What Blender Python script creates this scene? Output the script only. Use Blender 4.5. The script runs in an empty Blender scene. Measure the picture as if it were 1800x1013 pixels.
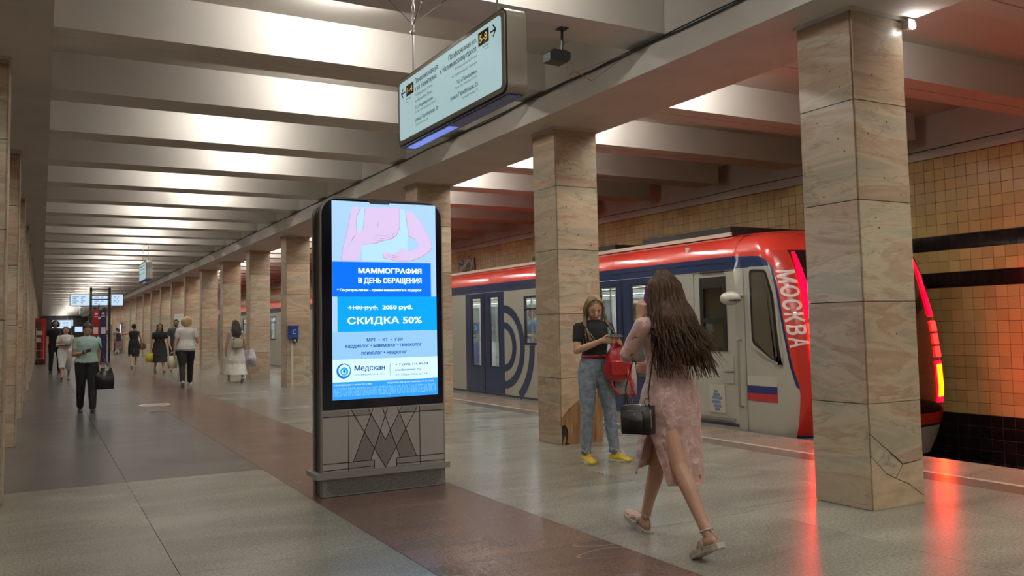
import bpy, bmesh, math, random
from mathutils import Vector, Matrix, noise
from mathutils.geometry import delaunay_2d_cdt
random.seed(7)
PI = math.pi
S = bpy.context.scene
C = S.collection

# ------------------------------------------------------------------ camera, world, exposure
cam_data = bpy.data.cameras.new('camera')
cam = bpy.data.objects.new('camera', cam_data); C.objects.link(cam)
CR = Vector((0.87763015, -0.47894038, -0.01953017))
CU = Vector((-0.01402241, -0.06637916, 0.99769594))
CF = Vector((0.47913327, 0.87533417, 0.06497225))
cam.matrix_world = Matrix(((CR.x, CU.x, -CF.x, 0), (CR.y, CU.y, -CF.y, 0), (CR.z, CU.z, -CF.z, 1.3086), (0, 0, 0, 1)))
cam_data.sensor_width = 36
cam_data.lens = 30.238
cam_data.shift_y = -0.01767
cam_data.clip_start = 0.05
cam_data.clip_end = 400
S.camera = cam
w = bpy.data.worlds.new('world'); S.world = w; w.use_nodes = True
w.node_tree.nodes['Background'].inputs[0].default_value = (0.55, 0.5, 0.45, 1)
w.node_tree.nodes['Background'].inputs[1].default_value = 0.05
S.view_settings.view_transform = 'Standard'
S.view_settings.look = 'None'
S.view_settings.gamma = 1
S.view_settings.use_curve_mapping = False
S.view_settings.exposure = 0.12
LAMP = 285.0          # strength of the hidden fluorescent tubes
TAIL = 13.0           # red tail strips of the train
S.cycles.max_bounces = 8
S.cycles.diffuse_bounces = 5
S.cycles.glossy_bounces = 4
S.cycles.transparent_max_bounces = 12
S.cycles.sample_clamp_indirect = 4
S.cycles.use_denoising = True
S.cycles.caustics_reflective = False
S.cycles.caustics_refractive = False

# ------------------------------------------------------------------ materials
MATS = {}
def M(name, col, rough=.5, metal=0, var=0, vscale=6, bump=0, bscale=40, emit=0, ecol=None, coat=0, detail=4, col2=None, stretch=(1, 1, 1), rnd=0, spec=.5, aniso=None):
    if name in MATS: return MATS[name]
    m = bpy.data.materials.new(name); m.use_nodes = True
    nt = m.node_tree; N = nt.nodes; L = nt.links
    b = N['Principled BSDF']
    b.inputs['Base Color'].default_value = (*col, 1)
    b.inputs['Roughness'].default_value = rough
    b.inputs['Metallic'].default_value = metal
    b.inputs['Specular IOR Level'].default_value = spec
    if coat: b.inputs['Coat Weight'].default_value = coat; b.inputs['Coat Roughness'].default_value = .1
    if emit:
        b.inputs['Emission Color'].default_value = (*(ecol or col), 1)
        b.inputs['Emission Strength'].default_value = emit
    if var or bump:
        tc = N.new('ShaderNodeTexCoord'); mp = N.new('ShaderNodeMapping')
        L.new(tc.outputs['Object'], mp.inputs[0]); mp.inputs['Scale'].default_value = stretch
    src = None
    if var:
        nz = N.new('ShaderNodeTexNoise'); nz.inputs['Scale'].default_value = vscale; nz.inputs['Detail'].default_value = detail
        L.new(mp.outputs[0], nz.inputs['Vector'])
        cr = N.new('ShaderNodeValToRGB'); L.new(nz.outputs[0], cr.inputs[0])
        c2 = col2 or tuple(c * (1 - var) for c in col)
        cr.color_ramp.elements[0].position = .3; cr.color_ramp.elements[1].position = .7
        cr.color_ramp.elements[0].color = (*c2, 1)
        cr.color_ramp.elements[1].color = (*(min(1, c * (1 + var * .5)) for c in col), 1)
        L.new(cr.outputs[0], b.inputs['Base Color']); src = cr.outputs[0]
    if rnd:
        oi = N.new('ShaderNodeObjectInfo'); g = N.new('ShaderNodeNewGeometry')
        ad = N.new('ShaderNodeMath'); ad.operation = 'ADD'; L.new(oi.outputs['Random'], ad.inputs[0]); L.new(g.outputs['Random Per Island'], ad.inputs[1])
        fr = N.new('ShaderNodeMath'); fr.operation = 'FRACT'; L.new(ad.outputs[0], fr.inputs[0])
        mr = N.new('ShaderNodeMapRange'); mr.inputs['To Min'].default_value = 1 - rnd; mr.inputs['To Max'].default_value = 1 + rnd
        L.new(fr.outputs[0], mr.inputs[0])
        vm = N.new('ShaderNodeVectorMath'); vm.operation = 'SCALE'; vm.inputs[0].default_value = col
        if src: L.new(src, vm.inputs[0])
        L.new(mr.outputs[0], vm.inputs['Scale']); L.new(vm.outputs[0], b.inputs['Base Color'])
    if bump:
        n2 = N.new('ShaderNodeTexNoise'); n2.inputs['Scale'].default_value = bscale; n2.inputs['Detail'].default_value = 3
        L.new(mp.outputs[0], n2.inputs['Vector'])
        bp = N.new('ShaderNodeBump'); bp.inputs['Strength'].default_value = bump; bp.inputs['Distance'].default_value = .02
        L.new(n2.outputs[0], bp.inputs['Height']); L.new(bp.outputs[0], b.inputs['Normal'])
    MATS[name] = m
    return m

def marble_mat():
    m = bpy.data.materials.new('veined_marble'); m.use_nodes = True
    nt = m.node_tree; N = nt.nodes; L = nt.links; b = N['Principled BSDF']
    g = N.new('ShaderNodeNewGeometry'); oi = N.new('ShaderNodeObjectInfo')
    rs = N.new('ShaderNodeVectorMath'); rs.operation = 'SCALE'; rs.inputs[0].default_value = (37, 53, 91); L.new(oi.outputs['Random'], rs.inputs['Scale'])
    ad = N.new('ShaderNodeVectorMath'); ad.operation = 'ADD'; L.new(g.outputs['Position'], ad.inputs[0]); L.new(rs.outputs[0], ad.inputs[1])
    mp = N.new('ShaderNodeMapping'); L.new(ad.outputs[0], mp.inputs[0]); mp.inputs['Scale'].default_value = (.55, .55, 2.6); mp.inputs['Rotation'].default_value = (.3, .28, 0)
    n1 = N.new('ShaderNodeTexNoise'); n1.inputs['Scale'].default_value = 1.3; n1.inputs['Detail'].default_value = 8; n1.inputs['Roughness'].default_value = .6; n1.inputs['Distortion'].default_value = .9
    L.new(mp.outputs[0], n1.inputs['Vector'])
    cr = N.new('ShaderNodeValToRGB'); L.new(n1.outputs[0], cr.inputs[0]); e = cr.color_ramp.elements
    e[0].position = .27; e[0].color = (.28, .20, .14, 1); e[1].position = .72; e[1].color = (.60, .55, .45, 1)
    for p, c in ((.37, (.53, .45, .36, 1)), (.45, (.46, .35, .27, 1)), (.51, (.58, .51, .41, 1)), (.6, (.42, .40, .33, 1))):
        q = e.new(p); q.color = c
    # thin dark veins
    n2 = N.new('ShaderNodeTexNoise'); n2.inputs['Scale'].default_value = 1.7; n2.inputs['Detail'].default_value = 7; n2.inputs['Distortion'].default_value = 1.3
    L.new(mp.outputs[0], n2.inputs['Vector'])
    s = N.new('ShaderNodeMath'); s.operation = 'SUBTRACT'; L.new(n2.outputs[0], s.inputs[0]); s.inputs[1].default_value = .5
    a = N.new('ShaderNodeMath'); a.operation = 'ABSOLUTE'; L.new(s.outputs[0], a.inputs[0])
    mr = N.new('ShaderNodeMapRange'); L.new(a.outputs[0], mr.inputs[0]); mr.inputs['From Max'].default_value = .012; mr.inputs['To Min'].default_value = .8; mr.inputs['To Max'].default_value = 0
    mr2 = N.new('ShaderNodeMath'); mr2.operation = 'MULTIPLY'; L.new(mr.outputs[0], mr2.inputs[0]); L.new(n1.outputs[0], mr2.inputs[1])
    mx = N.new('ShaderNodeMix'); mx.data_type = 'RGBA'; L.new(mr2.outputs[0], mx.inputs[0]); L.new(cr.outputs[0], mx.inputs[6]); mx.inputs[7].default_value = (.16, .09, .05, 1)
    # each slab its own tone
    hr = N.new('ShaderNodeValToRGB'); L.new(oi.outputs['Random'], hr.inputs[0]); e = hr.color_ramp.elements
    e[0].color = (1, .86, .72, 1); e[1].color = (.90, .89, .80, 1); q = e.new(.35); q.color = (1.0, .96, .88, 1); q = e.new(.7); q.color = (.78, .70, .62, 1)
    ml = N.new('ShaderNodeMix'); ml.data_type = 'RGBA'; ml.blend_type = 'MULTIPLY'; ml.inputs[0].default_value = 1
    L.new(mx.outputs[2], ml.inputs[6]); L.new(hr.outputs[0], ml.inputs[7]); L.new(ml.outputs[2], b.inputs['Base Color'])
    b.inputs['Roughness'].default_value = .28
    MATS['marble'] = m; return m

def floor_mat():
    m = bpy.data.materials.new('granite_floor'); m.use_nodes = True
    nt = m.node_tree; N = nt.nodes; L = nt.links; b = N['Principled BSDF']
    g = N.new('ShaderNodeNewGeometry'); oi = N.new('ShaderNodeObjectInfo')
    mp = N.new('ShaderNodeMapping'); L.new(g.outputs['Position'], mp.inputs[0])
    n1 = N.new('ShaderNodeTexNoise'); n1.inputs['Scale'].default_value = 60; n1.inputs['Detail'].default_value = 5; n1.inputs['Roughness'].default_value = .75; L.new(mp.outputs[0], n1.inputs['Vector'])
    r1 = N.new('ShaderNodeMapRange'); r1.inputs['From Min'].default_value = .3; r1.inputs['From Max'].default_value = .7; r1.inputs['To Min'].default_value = .55; r1.inputs['To Max'].default_value = 1.5; L.new(n1.outputs[0], r1.inputs[0])
    rs = N.new('ShaderNodeVectorMath'); rs.operation = 'SCALE'; rs.inputs[0].default_value = (17, 31, 5); L.new(oi.outputs['Random'], rs.inputs['Scale'])
    ad = N.new('ShaderNodeVectorMath'); ad.operation = 'ADD'; L.new(g.outputs['Position'], ad.inputs[0]); L.new(rs.outputs[0], ad.inputs[1])
    mp2 = N.new('ShaderNodeMapping'); L.new(ad.outputs[0], mp2.inputs[0]); mp2.inputs['Scale'].default_value = (.6, 1.7, 1); mp2.inputs['Rotation'].default_value = (0, 0, .35)
    n2 = N.new('ShaderNodeTexNoise'); n2.inputs['Scale'].default_value = 1.2; n2.inputs['Detail'].default_value = 5; n2.inputs['Distortion'].default_value = .7; L.new(mp2.outputs[0], n2.inputs['Vector'])
    r2 = N.new('ShaderNodeMapRange'); r2.inputs['From Min'].default_value = .25; r2.inputs['From Max'].default_value = .75; r2.inputs['To Min'].default_value = .72; r2.inputs['To Max'].default_value = 1.25; L.new(n2.outputs[0], r2.inputs[0])
    mu = N.new('ShaderNodeMath'); mu.operation = 'MULTIPLY'; L.new(r1.outputs[0], mu.inputs[0]); L.new(r2.outputs[0], mu.inputs[1])
    sc = N.new('ShaderNodeVectorMath'); sc.operation = 'SCALE'; L.new(oi.outputs['Color'], sc.inputs[0]); L.new(mu.outputs[0], sc.inputs['Scale'])
    # pale scratches and dark streak veins
    n3 = N.new('ShaderNodeTexNoise'); n3.inputs['Scale'].default_value = 1.0; n3.inputs['Detail'].default_value = 1; n3.inputs['Distortion'].default_value = .1; L.new(mp2.outputs[0], n3.inputs['Vector'])
    s = N.new('ShaderNodeMath'); s.operation = 'SUBTRACT'; L.new(n3.outputs[0], s.inputs[0]); s.inputs[1].default_value = .56
    a = N.new('ShaderNodeMath'); a.operation = 'ABSOLUTE'; L.new(s.outputs[0], a.inputs[0])
    r3 = N.new('ShaderNodeMapRange'); r3.inputs['From Max'].default_value = .0035; r3.inputs['To Min'].default_value = .4; r3.inputs['To Max'].default_value = 0; L.new(a.outputs[0], r3.inputs[0])
    n5 = N.new('ShaderNodeTexNoise'); n5.inputs['Scale'].default_value = 1.1; n5.inputs['Detail'].default_value = 1; L.new(g.outputs['Position'], n5.inputs['Vector'])
    r5 = N.new('ShaderNodeMapRange'); r5.inputs['From Min'].default_value = .5; r5.inputs['From Max'].default_value = .62; L.new(n5.outputs[0], r5.inputs[0])
    m5 = N.new('ShaderNodeMath'); m5.operation = 'MULTIPLY'; L.new(r3.outputs[0], m5.inputs[0]); L.new(r5.outputs[0], m5.inputs[1])
    mx = N.new('ShaderNodeMix'); mx.data_type = 'RGBA'; L.new(m5.outputs[0], mx.inputs[0]); L.new(sc.outputs[0], mx.inputs[6]); mx.inputs[7].default_value = (.42, .41, .36, 1)
    L.new(mx.outputs[2], b.inputs['Base Color'])
    r4 = N.new('ShaderNodeMapRange'); r4.inputs['To Min'].default_value = .19; r4.inputs['To Max'].default_value = .30; L.new(n2.outputs[0], r4.inputs[0]); L.new(r4.outputs[0], b.inputs['Roughness'])
    n4 = N.new('ShaderNodeTexNoise'); n4.inputs['Scale'].default_value = 26; n4.inputs['Detail'].default_value = 3; L.new(mp.outputs[0], n4.inputs['Vector'])
    bp = N.new('ShaderNodeBump'); bp.inputs['Strength'].default_value = .10; bp.inputs['Distance'].default_value = .01; L.new(n4.outputs[0], bp.inputs['Height']); L.new(bp.outputs[0], b.inputs['Normal'])
    MATS['granite'] = m; return m

def glass_mat(name, tint=(.9, .95, .95), refl=.12):
    m = bpy.data.materials.new(name); m.use_nodes = True
    nt = m.node_tree; N = nt.nodes; L = nt.links; N.remove(N['Principled BSDF'])
    t = N.new('ShaderNodeBsdfTransparent'); t.inputs[0].default_value = (*tint, 1)
    gl = N.new('ShaderNodeBsdfGlossy'); gl.inputs['Roughness'].default_value = .03
    f = N.new('ShaderNodeLayerWeight'); f.inputs[0].default_value = .35
    mr = N.new('ShaderNodeMapRange'); mr.inputs['To Min'].default_value = refl * .5; mr.inputs['To Max'].default_value = .8; L.new(f.outputs['Fresnel'], mr.inputs[0])
    mx = N.new('ShaderNodeMixShader'); L.new(mr.outputs[0], mx.inputs[0]); L.new(t.outputs[0], mx.inputs[1]); L.new(gl.outputs[0], mx.inputs[2])
    L.new(mx.outputs[0], N['Material Output'].inputs[0])
    MATS[name] = m; return m

def E(name, col, s=1.0):
    if name in MATS: return MATS[name]
    m = bpy.data.materials.new(name); m.use_nodes = True
    N = m.node_tree.nodes; b = N['Principled BSDF']
    b.inputs['Base Color'].default_value = (col[0] * .2, col[1] * .2, col[2] * .2, 1); b.inputs['Roughness'].default_value = .3
    b.inputs['Emission Color'].default_value = (*col, 1); b.inputs['Emission Strength'].default_value = s
    MATS[name] = m; return m
marble_mat(); floor_mat()
PLASTER = M('ceiling_plaster', (.62, .58, .53), .75, var=.06, vscale=1.5)
PLASTER2 = M('beam_plaster', (.56, .52, .47), .8, var=.08, vscale=2)
BLACK = M('black_plastic', (.012, .012, .013), .45)
DARK = M('dark_joint', (.02, .018, .016), .9)
STEEL = M('brushed_steel', (.5, .49, .46), .35, 1)
SILVER = M('satin_grey_metal', (.33, .32, .30), .42, .7)

# ------------------------------------------------------------------ mesh helpers
def box(bm, x0, x1, y0, y1, z0, z1, mi=0):
    v = [bm.verts.new(p) for p in ((x0, y0, z0), (x1, y0, z0), (x1, y1, z0), (x0, y1, z0), (x0, y0, z1), (x1, y0, z1), (x1, y1, z1), (x0, y1, z1))]
    for f in ((0, 3, 2, 1), (4, 5, 6, 7), (0, 1, 5, 4), (1, 2, 6, 5), (2, 3, 7, 6), (3, 0, 4, 7)):
        bm.faces.new([v[i] for i in f]).material_index = mi
    return v
def BX(*a):
    bm = bmesh.new(); box(bm, *a); return bm
def bevel(bm, w, seg=2, lim=.6):
    es = [e for e in bm.edges if len(e.link_faces) == 2 and e.calc_face_angle(0) > lim]
    bmesh.ops.bevel(bm, geom=es, offset=w, segments=seg, affect='EDGES', profile=.5); return bm
def mesh_of(name, bm, mats, smooth=False):
    me = bpy.data.meshes.new(name)
    bmesh.ops.recalc_face_normals(bm, faces=bm.faces)
    bm.to_mesh(me); bm.free()
    for m in (mats if isinstance(mats, (list, tuple)) else [mats]): me.materials.append(m)
    if smooth:
        me.shade_smooth()
    return me
def link(name, me, parent=None, loc=None):
    o = bpy.data.objects.new(name, me); C.objects.link(o)
    if parent: o.parent = parent
    if loc: o.location = loc
    return o
def obj(name, bm, mats, parent=None, smooth=False, loc=None):
    return link(name, mesh_of(name, bm, mats, smooth), parent, loc)
def tag(o, label, cat=None, group=None, kind=None):
    if label: o['label'] = label
    if cat: o['category'] = cat
    if group: o['group'] = group
    if kind: o['kind'] = kind
    return o
def thing(name, label, cat, loc=(0, 0, 0), rotz=0, group=None):
    o = bpy.data.objects.new(name, None); C.objects.link(o); o.empty_display_size = .1
    o.location = loc; o.rotation_euler = (0, 0, rotz)
    return tag(o, label, cat, group)
def struct(name, bm, mats, parent=None, smooth=False):
    o = obj(name, bm, mats, parent, smooth); o['kind'] = 'structure'; return o
def kids(o): return [c for c in KIDS.get(o.name, [])]
def dup(root, loc, label=None, group=None, rotz=None):
    r = root.copy(); C.objects.link(r); r.location = loc
    if rotz is not None: r.rotation_euler = (0, 0, rotz)
    if label: r['label'] = label
    if group: r['group'] = group
    for ch in list(root.children):
        c = ch.copy(); C.objects.link(c); c.parent = r
        for gch in ch.children:
            d = gch.copy(); C.objects.link(d); d.parent = c
    return r
def frame_of(d, side):
    d = d.normalized(); s = (side - d * side.dot(d))
    if s.length < 1e-4: s = Vector((0, 1, 0)) - d * d.y
    s.normalize(); return s, d.cross(s)
def loft(bm, secs, n=14, side=Vector((1, 0, 0)), caps=True, mi=0, closed=True, up=None):
    """secs: (centre, half width along side, half width across)"""
    P = [Vector(s[0]) for s in secs]; rings = []; k = len(P)
    for i in range(k):
        d = (P[min(i + 1, k - 1)] - P[max(i - 1, 0)])
        if up: d = Vector(up)
        if d.length < 1e-6: d = Vector((0, 0, 1))
        s, t = frame_of(d, side); d.normalize()
        if i == 0 and caps:
            for h, q in ((.95, .3), (.75, .66), (.4, .92)):
                rr = min(secs[0][1], secs[0][2]) * h
                rings.append([P[0] - d * rr + s * (math.cos(a) * secs[0][1] * q) + t * (math.sin(a) * secs[0][2] * q) for a in (2 * PI * j / n for j in range(n))])
        rings.append([P[i] + s * (math.cos(a) * secs[i][1]) + t * (math.sin(a) * secs[i][2]) for a in (2 * PI * j / n for j in range(n))])
        if i == k - 1 and caps:
            for h, q in ((.4, .92), (.75, .66), (.95, .3)):
                rr = min(secs[i][1], secs[i][2]) * h
                rings.append([P[i] + d * rr + s * (math.cos(a) * secs[i][1] * q) + t * (math.sin(a) * secs[i][2] * q) for a in (2 * PI * j / n for j in range(n))])
    vr = [[bm.verts.new(p) for p in r] for r in rings]
    for a, b in zip(vr, vr[1:]):
        for j in range(n):
            bm.faces.new((a[j], a[(j + 1) % n], b[(j + 1) % n], b[j])).material_index = mi
    if closed:
        bm.faces.new(vr[0][::-1]).material_index = mi; bm.faces.new(vr[-1]).material_index = mi
    return vr
def tube(bm, pts, r, n=8, mi=0):
    return loft(bm, [(p, r, r) for p in pts], n=n, caps=False, side=Vector((.3, .9, .31)), mi=mi)
def blob(bm, c, r, seg=16, rings=10, rot=None):
    mat = Matrix.Translation(c) @ (rot.to_4x4() if rot else Matrix.Identity(4)) @ Matrix.Diagonal((*r, 1))
    bmesh.ops.create_uvsphere(bm, u_segments=seg, v_segments=rings, radius=1, matrix=mat)
def poly_prism(bm, pts, O, R, U, n0, n1, mi=0):
    """flat outline (u,v) in the plane O,R,U extruded between n0 and n1 along R x U"""
    Nn = R.cross(U); a = [bm.verts.new(O + R * u + U * v + Nn * n0) for u, v in pts]; b = [bm.verts.new(O + R * u + U * v + Nn * n1) for u, v in pts]
    bm.faces.new(a[::-1]).material_index = mi; bm.faces.new(b).material_index = mi
    k = len(pts)
    for i in range(k): bm.faces.new((a[i], a[(i + 1) % k], b[(i + 1) % k], b[i])).material_index = mi
def rrect(u0, u1, v0, v1, r, n=6, corners=(1, 1, 1, 1)):
    out = []
    for i, (cx, cy, a0) in enumerate(((u1 - r, v1 - r, 0), (u0 + r, v1 - r, 90), (u0 + r, v0 + r, 180), (u1 - r, v0 + r, 270))):
        if corners[i]:
            for k in range(n + 1):
                a = math.radians(a0 + 90 * k / n); out.append((cx + r * math.cos(a), cy + r * math.sin(a)))
        else:
            out.append(((u1, v1), (u0, v1), (u0, v0), (u1, v0))[i])
    return out
_tc = {}; _gc = {}
def text_raw(t):
    cu = bpy.data.curves.new('txt', 'FONT'); cu.body = t; cu.resolution_u = 2; cu.fill_mode = 'NONE'
    o = bpy.data.objects.new('txt', cu); C.objects.link(o)
    me = bpy.data.meshes.new_from_object(o.evaluated_get(bpy.context.evaluated_depsgraph_get()))
    vs = [Vector((v.co.x, v.co.y)) for v in me.vertices]; es = [tuple(e.vertices) for e in me.edges]
    bpy.data.objects.remove(o); bpy.data.curves.remove(cu); bpy.data.meshes.remove(me)
    return vs, es
def glyph(ch):
    """outline of one letter filled by winding number, with its left edge and advance"""
    if ch in _gc: return _gc[ch]
    w_ = lambda t: (lambda v: max(p.x for p in v) - min(p.x for p in v))(text_raw(t)[0])
    if 'bar' not in _gc: _gc['bar'] = w_('||')
    adv = w_('|' + ch + '|') - _gc['bar']
    vs, es = text_raw(ch) if ch != ' ' else ([], [])
    V_, F_2 = [], []
    if vs:
        es = [(b, a) if abs(a - b) != 1 else (a, b) for a, b in es]
        segs = [(vs[min(a, b)], vs[max(a, b)]) if abs(a - b) == 1 else (vs[max(a, b)], vs[min(a, b)]) for a, b in es]
        r = delaunay_2d_cdt(vs, es, [], 0, 1e-6); V_ = [tuple(p) for p in r[0]]
        for f in r[2]:
            cx = sum(V_[q][0] for q in f) / len(f); cy = sum(V_[q][1] for q in f) / len(f); n = 0
            for p, q in segs:
                if (p.y > cy) != (q.y > cy) and cx < p.x + (cy - p.y) * (q.x - p.x) / (q.y - p.y): n += 1 if q.y > p.y else -1
            if n: F_2.append(tuple(f))
    _gc[ch] = (V_, F_2, adv); return _gc[ch]
def text_mesh2d(s, bold=0):
    k = (s, bold)
    if k in _tc: return _tc[k]
    V_ = []; F_2 = []; x = 0
    for ch in s:
        gv, gf, adv = glyph(ch)
        for dx, dy in (((-1, -.4), (1, -.4), (0, .6), (-1, .4), (1, .4)) if bold else ((0, 0),)):
            n = len(V_); V_ += [(a + x + dx * bold * 1.3, b + dy * bold) for a, b in gv]; F_2 += [tuple(q + n for q in f) for f in gf]
        x += adv
    _tc[k] = (V_, F_2); return _tc[k]
def lettering(s, bbox, mapf, mat, parent, bold=0, name='lettering', keep=None):
    """text stretched to bbox (u0,u1,v0,v1); mapf(u,v) -> world point"""
    vs, fs = text_mesh2d(s, bold)
    if not vs: return None
    x0 = min(v[0] for v in vs); x1 = max(v[0] for v in vs); y0 = min(v[1] for v in vs); y1 = max(v[1] for v in vs)
    u0, u1, v0, v1 = bbox
    me = bpy.data.meshes.new(name)
    me.from_pydata([mapf(u0 + (x - x0) / (x1 - x0) * (u1 - u0), v0 + (y - y0) / (y1 - y0) * (v1 - v0)) for x, y in vs], [], fs)
    me.materials.append(mat)
    return link(name, me, parent)
def plane_map(O, R, U, off):
    Nn = R.cross(U); return lambda u, v: O + R * u + U * v + Nn * off
def stroke(bm, a, b, wd, O, R, U, n0, n1):
    a = Vector(a); b = Vector(b); d = (b - a).normalized(); p = Vector((-d.y, d.x)) * wd / 2
    poly_prism(bm, [tuple(a + p), tuple(a - p), tuple(b - p), tuple(b + p)][::-1], O, R, U, n0, n1)
XV, YV, ZV = Vector((1, 0, 0)), Vector((0, 1, 0)), Vector((0, 0, 1))
for _ch in sorted(set('МАММОГРАФИЯ В ДЕНЬ ОБРАЩЕНИЯ * По результатам - прием маммолога в подарок 4100 руб. 2050 СКИДКА 50% МРТ • КТ УЗИ кардиолог гинеколог психолог невролог Медскан Сеть медицинских центров + 7 (495) 116-85-54 medscannet.ru ул. Обручева, д.21А *ПЕРИОД АКЦИИ С 14.07.23 ПО 31.08.23 ЛИЦЕНЗИЯ Л041-01137-77/00372216 ОТ ИМЕЮТСЯ ПРОТИВОПОКАЗАНИЯ. НЕОБХОДИМА КОНСУЛЬТАЦИЯ СПЕЦИАЛИСТА Выходы exits Профсоюзная к Намёткина Profsoyuznaya Street to Nametkina ТЦ «Черёмушки» Cheremushki Shopping Center улица Гарибальди, 28 Garibaldi Нахимовскому просп. Nakhimovskiy Avenue «Панорама» Panorama МОСКВА')): glyph(_ch)
# ------------------------------------------------------------------ constants of the station (metres)
CX = 4.984; CW = .551; CD = .492; CY1 = 4.0575; CH = 3.517       # right columns
LX = -.252; LY1 = 7.783 - 4
YEND = 130.0
EDGE = 7.364; WALLX = 11.06

# ------------------------------------------------------------------ floor: joints recessed, each near slab a part
fbm = bmesh.new(); box(fbm, -2.95, EDGE - .02, -9, YEND, -.30, -.012)
floor = struct('floor', fbm, M('floor_bedding', (.05, .048, .043), .9))
GREEN = (.245, .240, .195); GREY = (.125, .114, .106); BROWN = (.150, .093, .069); EDGEC = (.15, .115, .095)
strips = [(-2.6, -1.7, GREY), (-1.7, -.803, GREY), (-.803, .676, GREY), (.676, 1.856, GREY), (1.856, 3.02, BROWN), (3.02, 4.35, GREEN), (4.35, 5.5, GREEN), (5.5, 6.33, GREEN), (6.33, 6.62, EDGEC)]
STONE = MATS['granite']
count = 0; far = bmesh.new()
farmats = {}
def slab_color(base, y, rnd):
    c = base
    if base is GREY: c = GREEN if y < 8.36 else GREY
    if base is GREEN and y > 13: c = tuple(a * .6 + b * .4 for a, b in zip(GREEN, GREY))
    k = 1 + rnd * .1
    return tuple(v * k for v in c) + (1,)
for si, (x0, x1, base) in enumerate(strips):
    if si == 2 or si == 3:
        ys = [-2.0, 1.4, 5.05, 8.38, 10.64 if si == 3 else 11.45, 13.6, 16.3, 18.9, 21.6, 24.5, 27.3, 30, 33, 36, 39, 42, 46]
    else:
        ys = [-2.0 - .37 * si % 1.1]; rr = random.Random(si * 11 + 3)
        stp = 1.15 if base is BROWN else 1.7
        while ys[-1] < 46: ys.append(ys[-1] + stp * rr.uniform(.8, 1.25) * (1 if ys[-1] < 22 else 1.7))
    for a, b in zip(ys, ys[1:]):
        r = random.uniform(-1, 1); h = random.uniform(-.0006, .0006)
        bm = BX(x0 + .002, x1 - .002, a + .002, b - .002, -.012, h)
        o = obj('stone_slab', bm, STONE, floor); o.color = slab_color(base, (a + b) / 2, r); count += 1
    # beyond the near slabs each strip goes on as one long part
    bm = bmesh.new(); y = ys[-1]
    while y < YEND:
        y2 = min(YEND, y + 3.1); box(bm, x0 + .002, x1 - .002, y + .002, y2 - .002, -.012, 0); y = y2
    o = obj('stone_slab', bm, STONE, floor); o.color = slab_color(base, 60, 0); o['kind'] = 'stuff'
    bm = bmesh.new(); box(bm, x0 + .002, x1 - .002, -9, ys[0], -.012, 0)
    o = obj('stone_slab', bm, STONE, floor); o.color = slab_color(base, 0, 0)
for (x0, x1, c, nm) in ((6.62, 6.675, (.62, .55, .44), 'edge_stripe'), (6.675, EDGE, (.27, .205, .16), 'platform_edge'), (-2.95, -2.6, (.27, .21, .165), 'platform_edge')):
    y = -9
    while y < 60:
        o = obj(nm, BX(x0 + .002, x1, y + .002, y + 2.998, -.04 if nm == 'platform_edge' else -.012, .001), STONE, floor); o.color = (*c, 1); y += 3
    o = obj(nm, BX(x0 + .002, x1, y, YEND, -.04, .001), STONE, floor); o.color = (*c, 1)
# track beds either side
struct('trim_1', BX(EDGE - .02, WALLX + .2, -9, YEND, -1.35, -1.1), M('track_ballast', (.035, .032, .03), .95, bump=.4, bscale=30))
struct('trim_2', BX(EDGE - .05, EDGE - .02, -9, YEND, -1.1, -.04), M('platform_face', (.08, .075, .07), .8))
struct('trim_3', BX(-6.8, -2.95, -9, YEND, -1.35, -1.1), MATS['track_ballast'])
for x in (8.05, 9.57):
    t = obj('running_rail', BX(x - .035, x + .035, -9, YEND, -1.1, -.95), M('rail_steel', (.25, .22, .2), .35, 1))
    tag(t, 'steel running rail on the track bed, %s platform edge' % ('nearer the' if x < 9 else 'farther from the'), 'rail')

# ------------------------------------------------------------------ walls
# right track wall: grout backing, every near tile a part
wr = struct('wall_right', BX(WALLX + .006, WALLX + .3, -9, YEND, -1.2, 4.4), M('grout', (.09, .06, .03), .9))
TY = M('mustard_tile', (.60, .44, .17), .13, rnd=.13, coat=.3)
TB = M('black_tile', (.012, .009, .009), .12, rnd=.3)
GR = M('pale_grout', (.16, .15, .14), .9)
P = .1597
obj('grout_strip', BX(WALLX + .004, WALLX + .02, -9, YEND, -1.2, -.012), GR, wr)
rows = []       # z0, z1, pitch, material
z = 3.555
for i in range(7): rows.append((z - .1575, z, P, 0)); z -= .1575
rows.append((2.245, 2.448, .105, 1))
rows.append((2.09, 2.245, P, 0)); rows.append((1.933, 2.09, P, 0))
rows.append((1.722, 1.933, .105, 1))
z = 1.722
for i in range(11): rows.append((z - .1566, z, P, 0)); z -= .1566
for i in range(7): rows.append((z - .1566, z, P, 1)); z -= .1566
cache = {}
def tile_at(bm, y0, y1, z0, z1, mi, rnd):
    g = .0028; d = rnd.uniform(-.0009, .0009); e = rnd.uniform(-.0009, .0009); f = WALLX - .001
    a = [(f + d + e, y0 + g, z0 + g), (f - d + e, y1 - g, z0 + g), (f - d - e, y1 - g, z1 - g), (f + d - e, y0 + g, z1 - g)]
    fr = [bm.verts.new(p) for p in a]; bk = [bm.verts.new((WALLX + .008, p[1], p[2])) for p in a]
    bm.faces.new(fr[::-1]).material_index = mi
    for i in range(4): bm.faces.new((fr[i], fr[(i + 1) % 4], bk[(i + 1) % 4], bk[i])).material_index = mi
rnd = random.Random(5)
stuff = bmesh.new(); nt_ = 0
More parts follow.
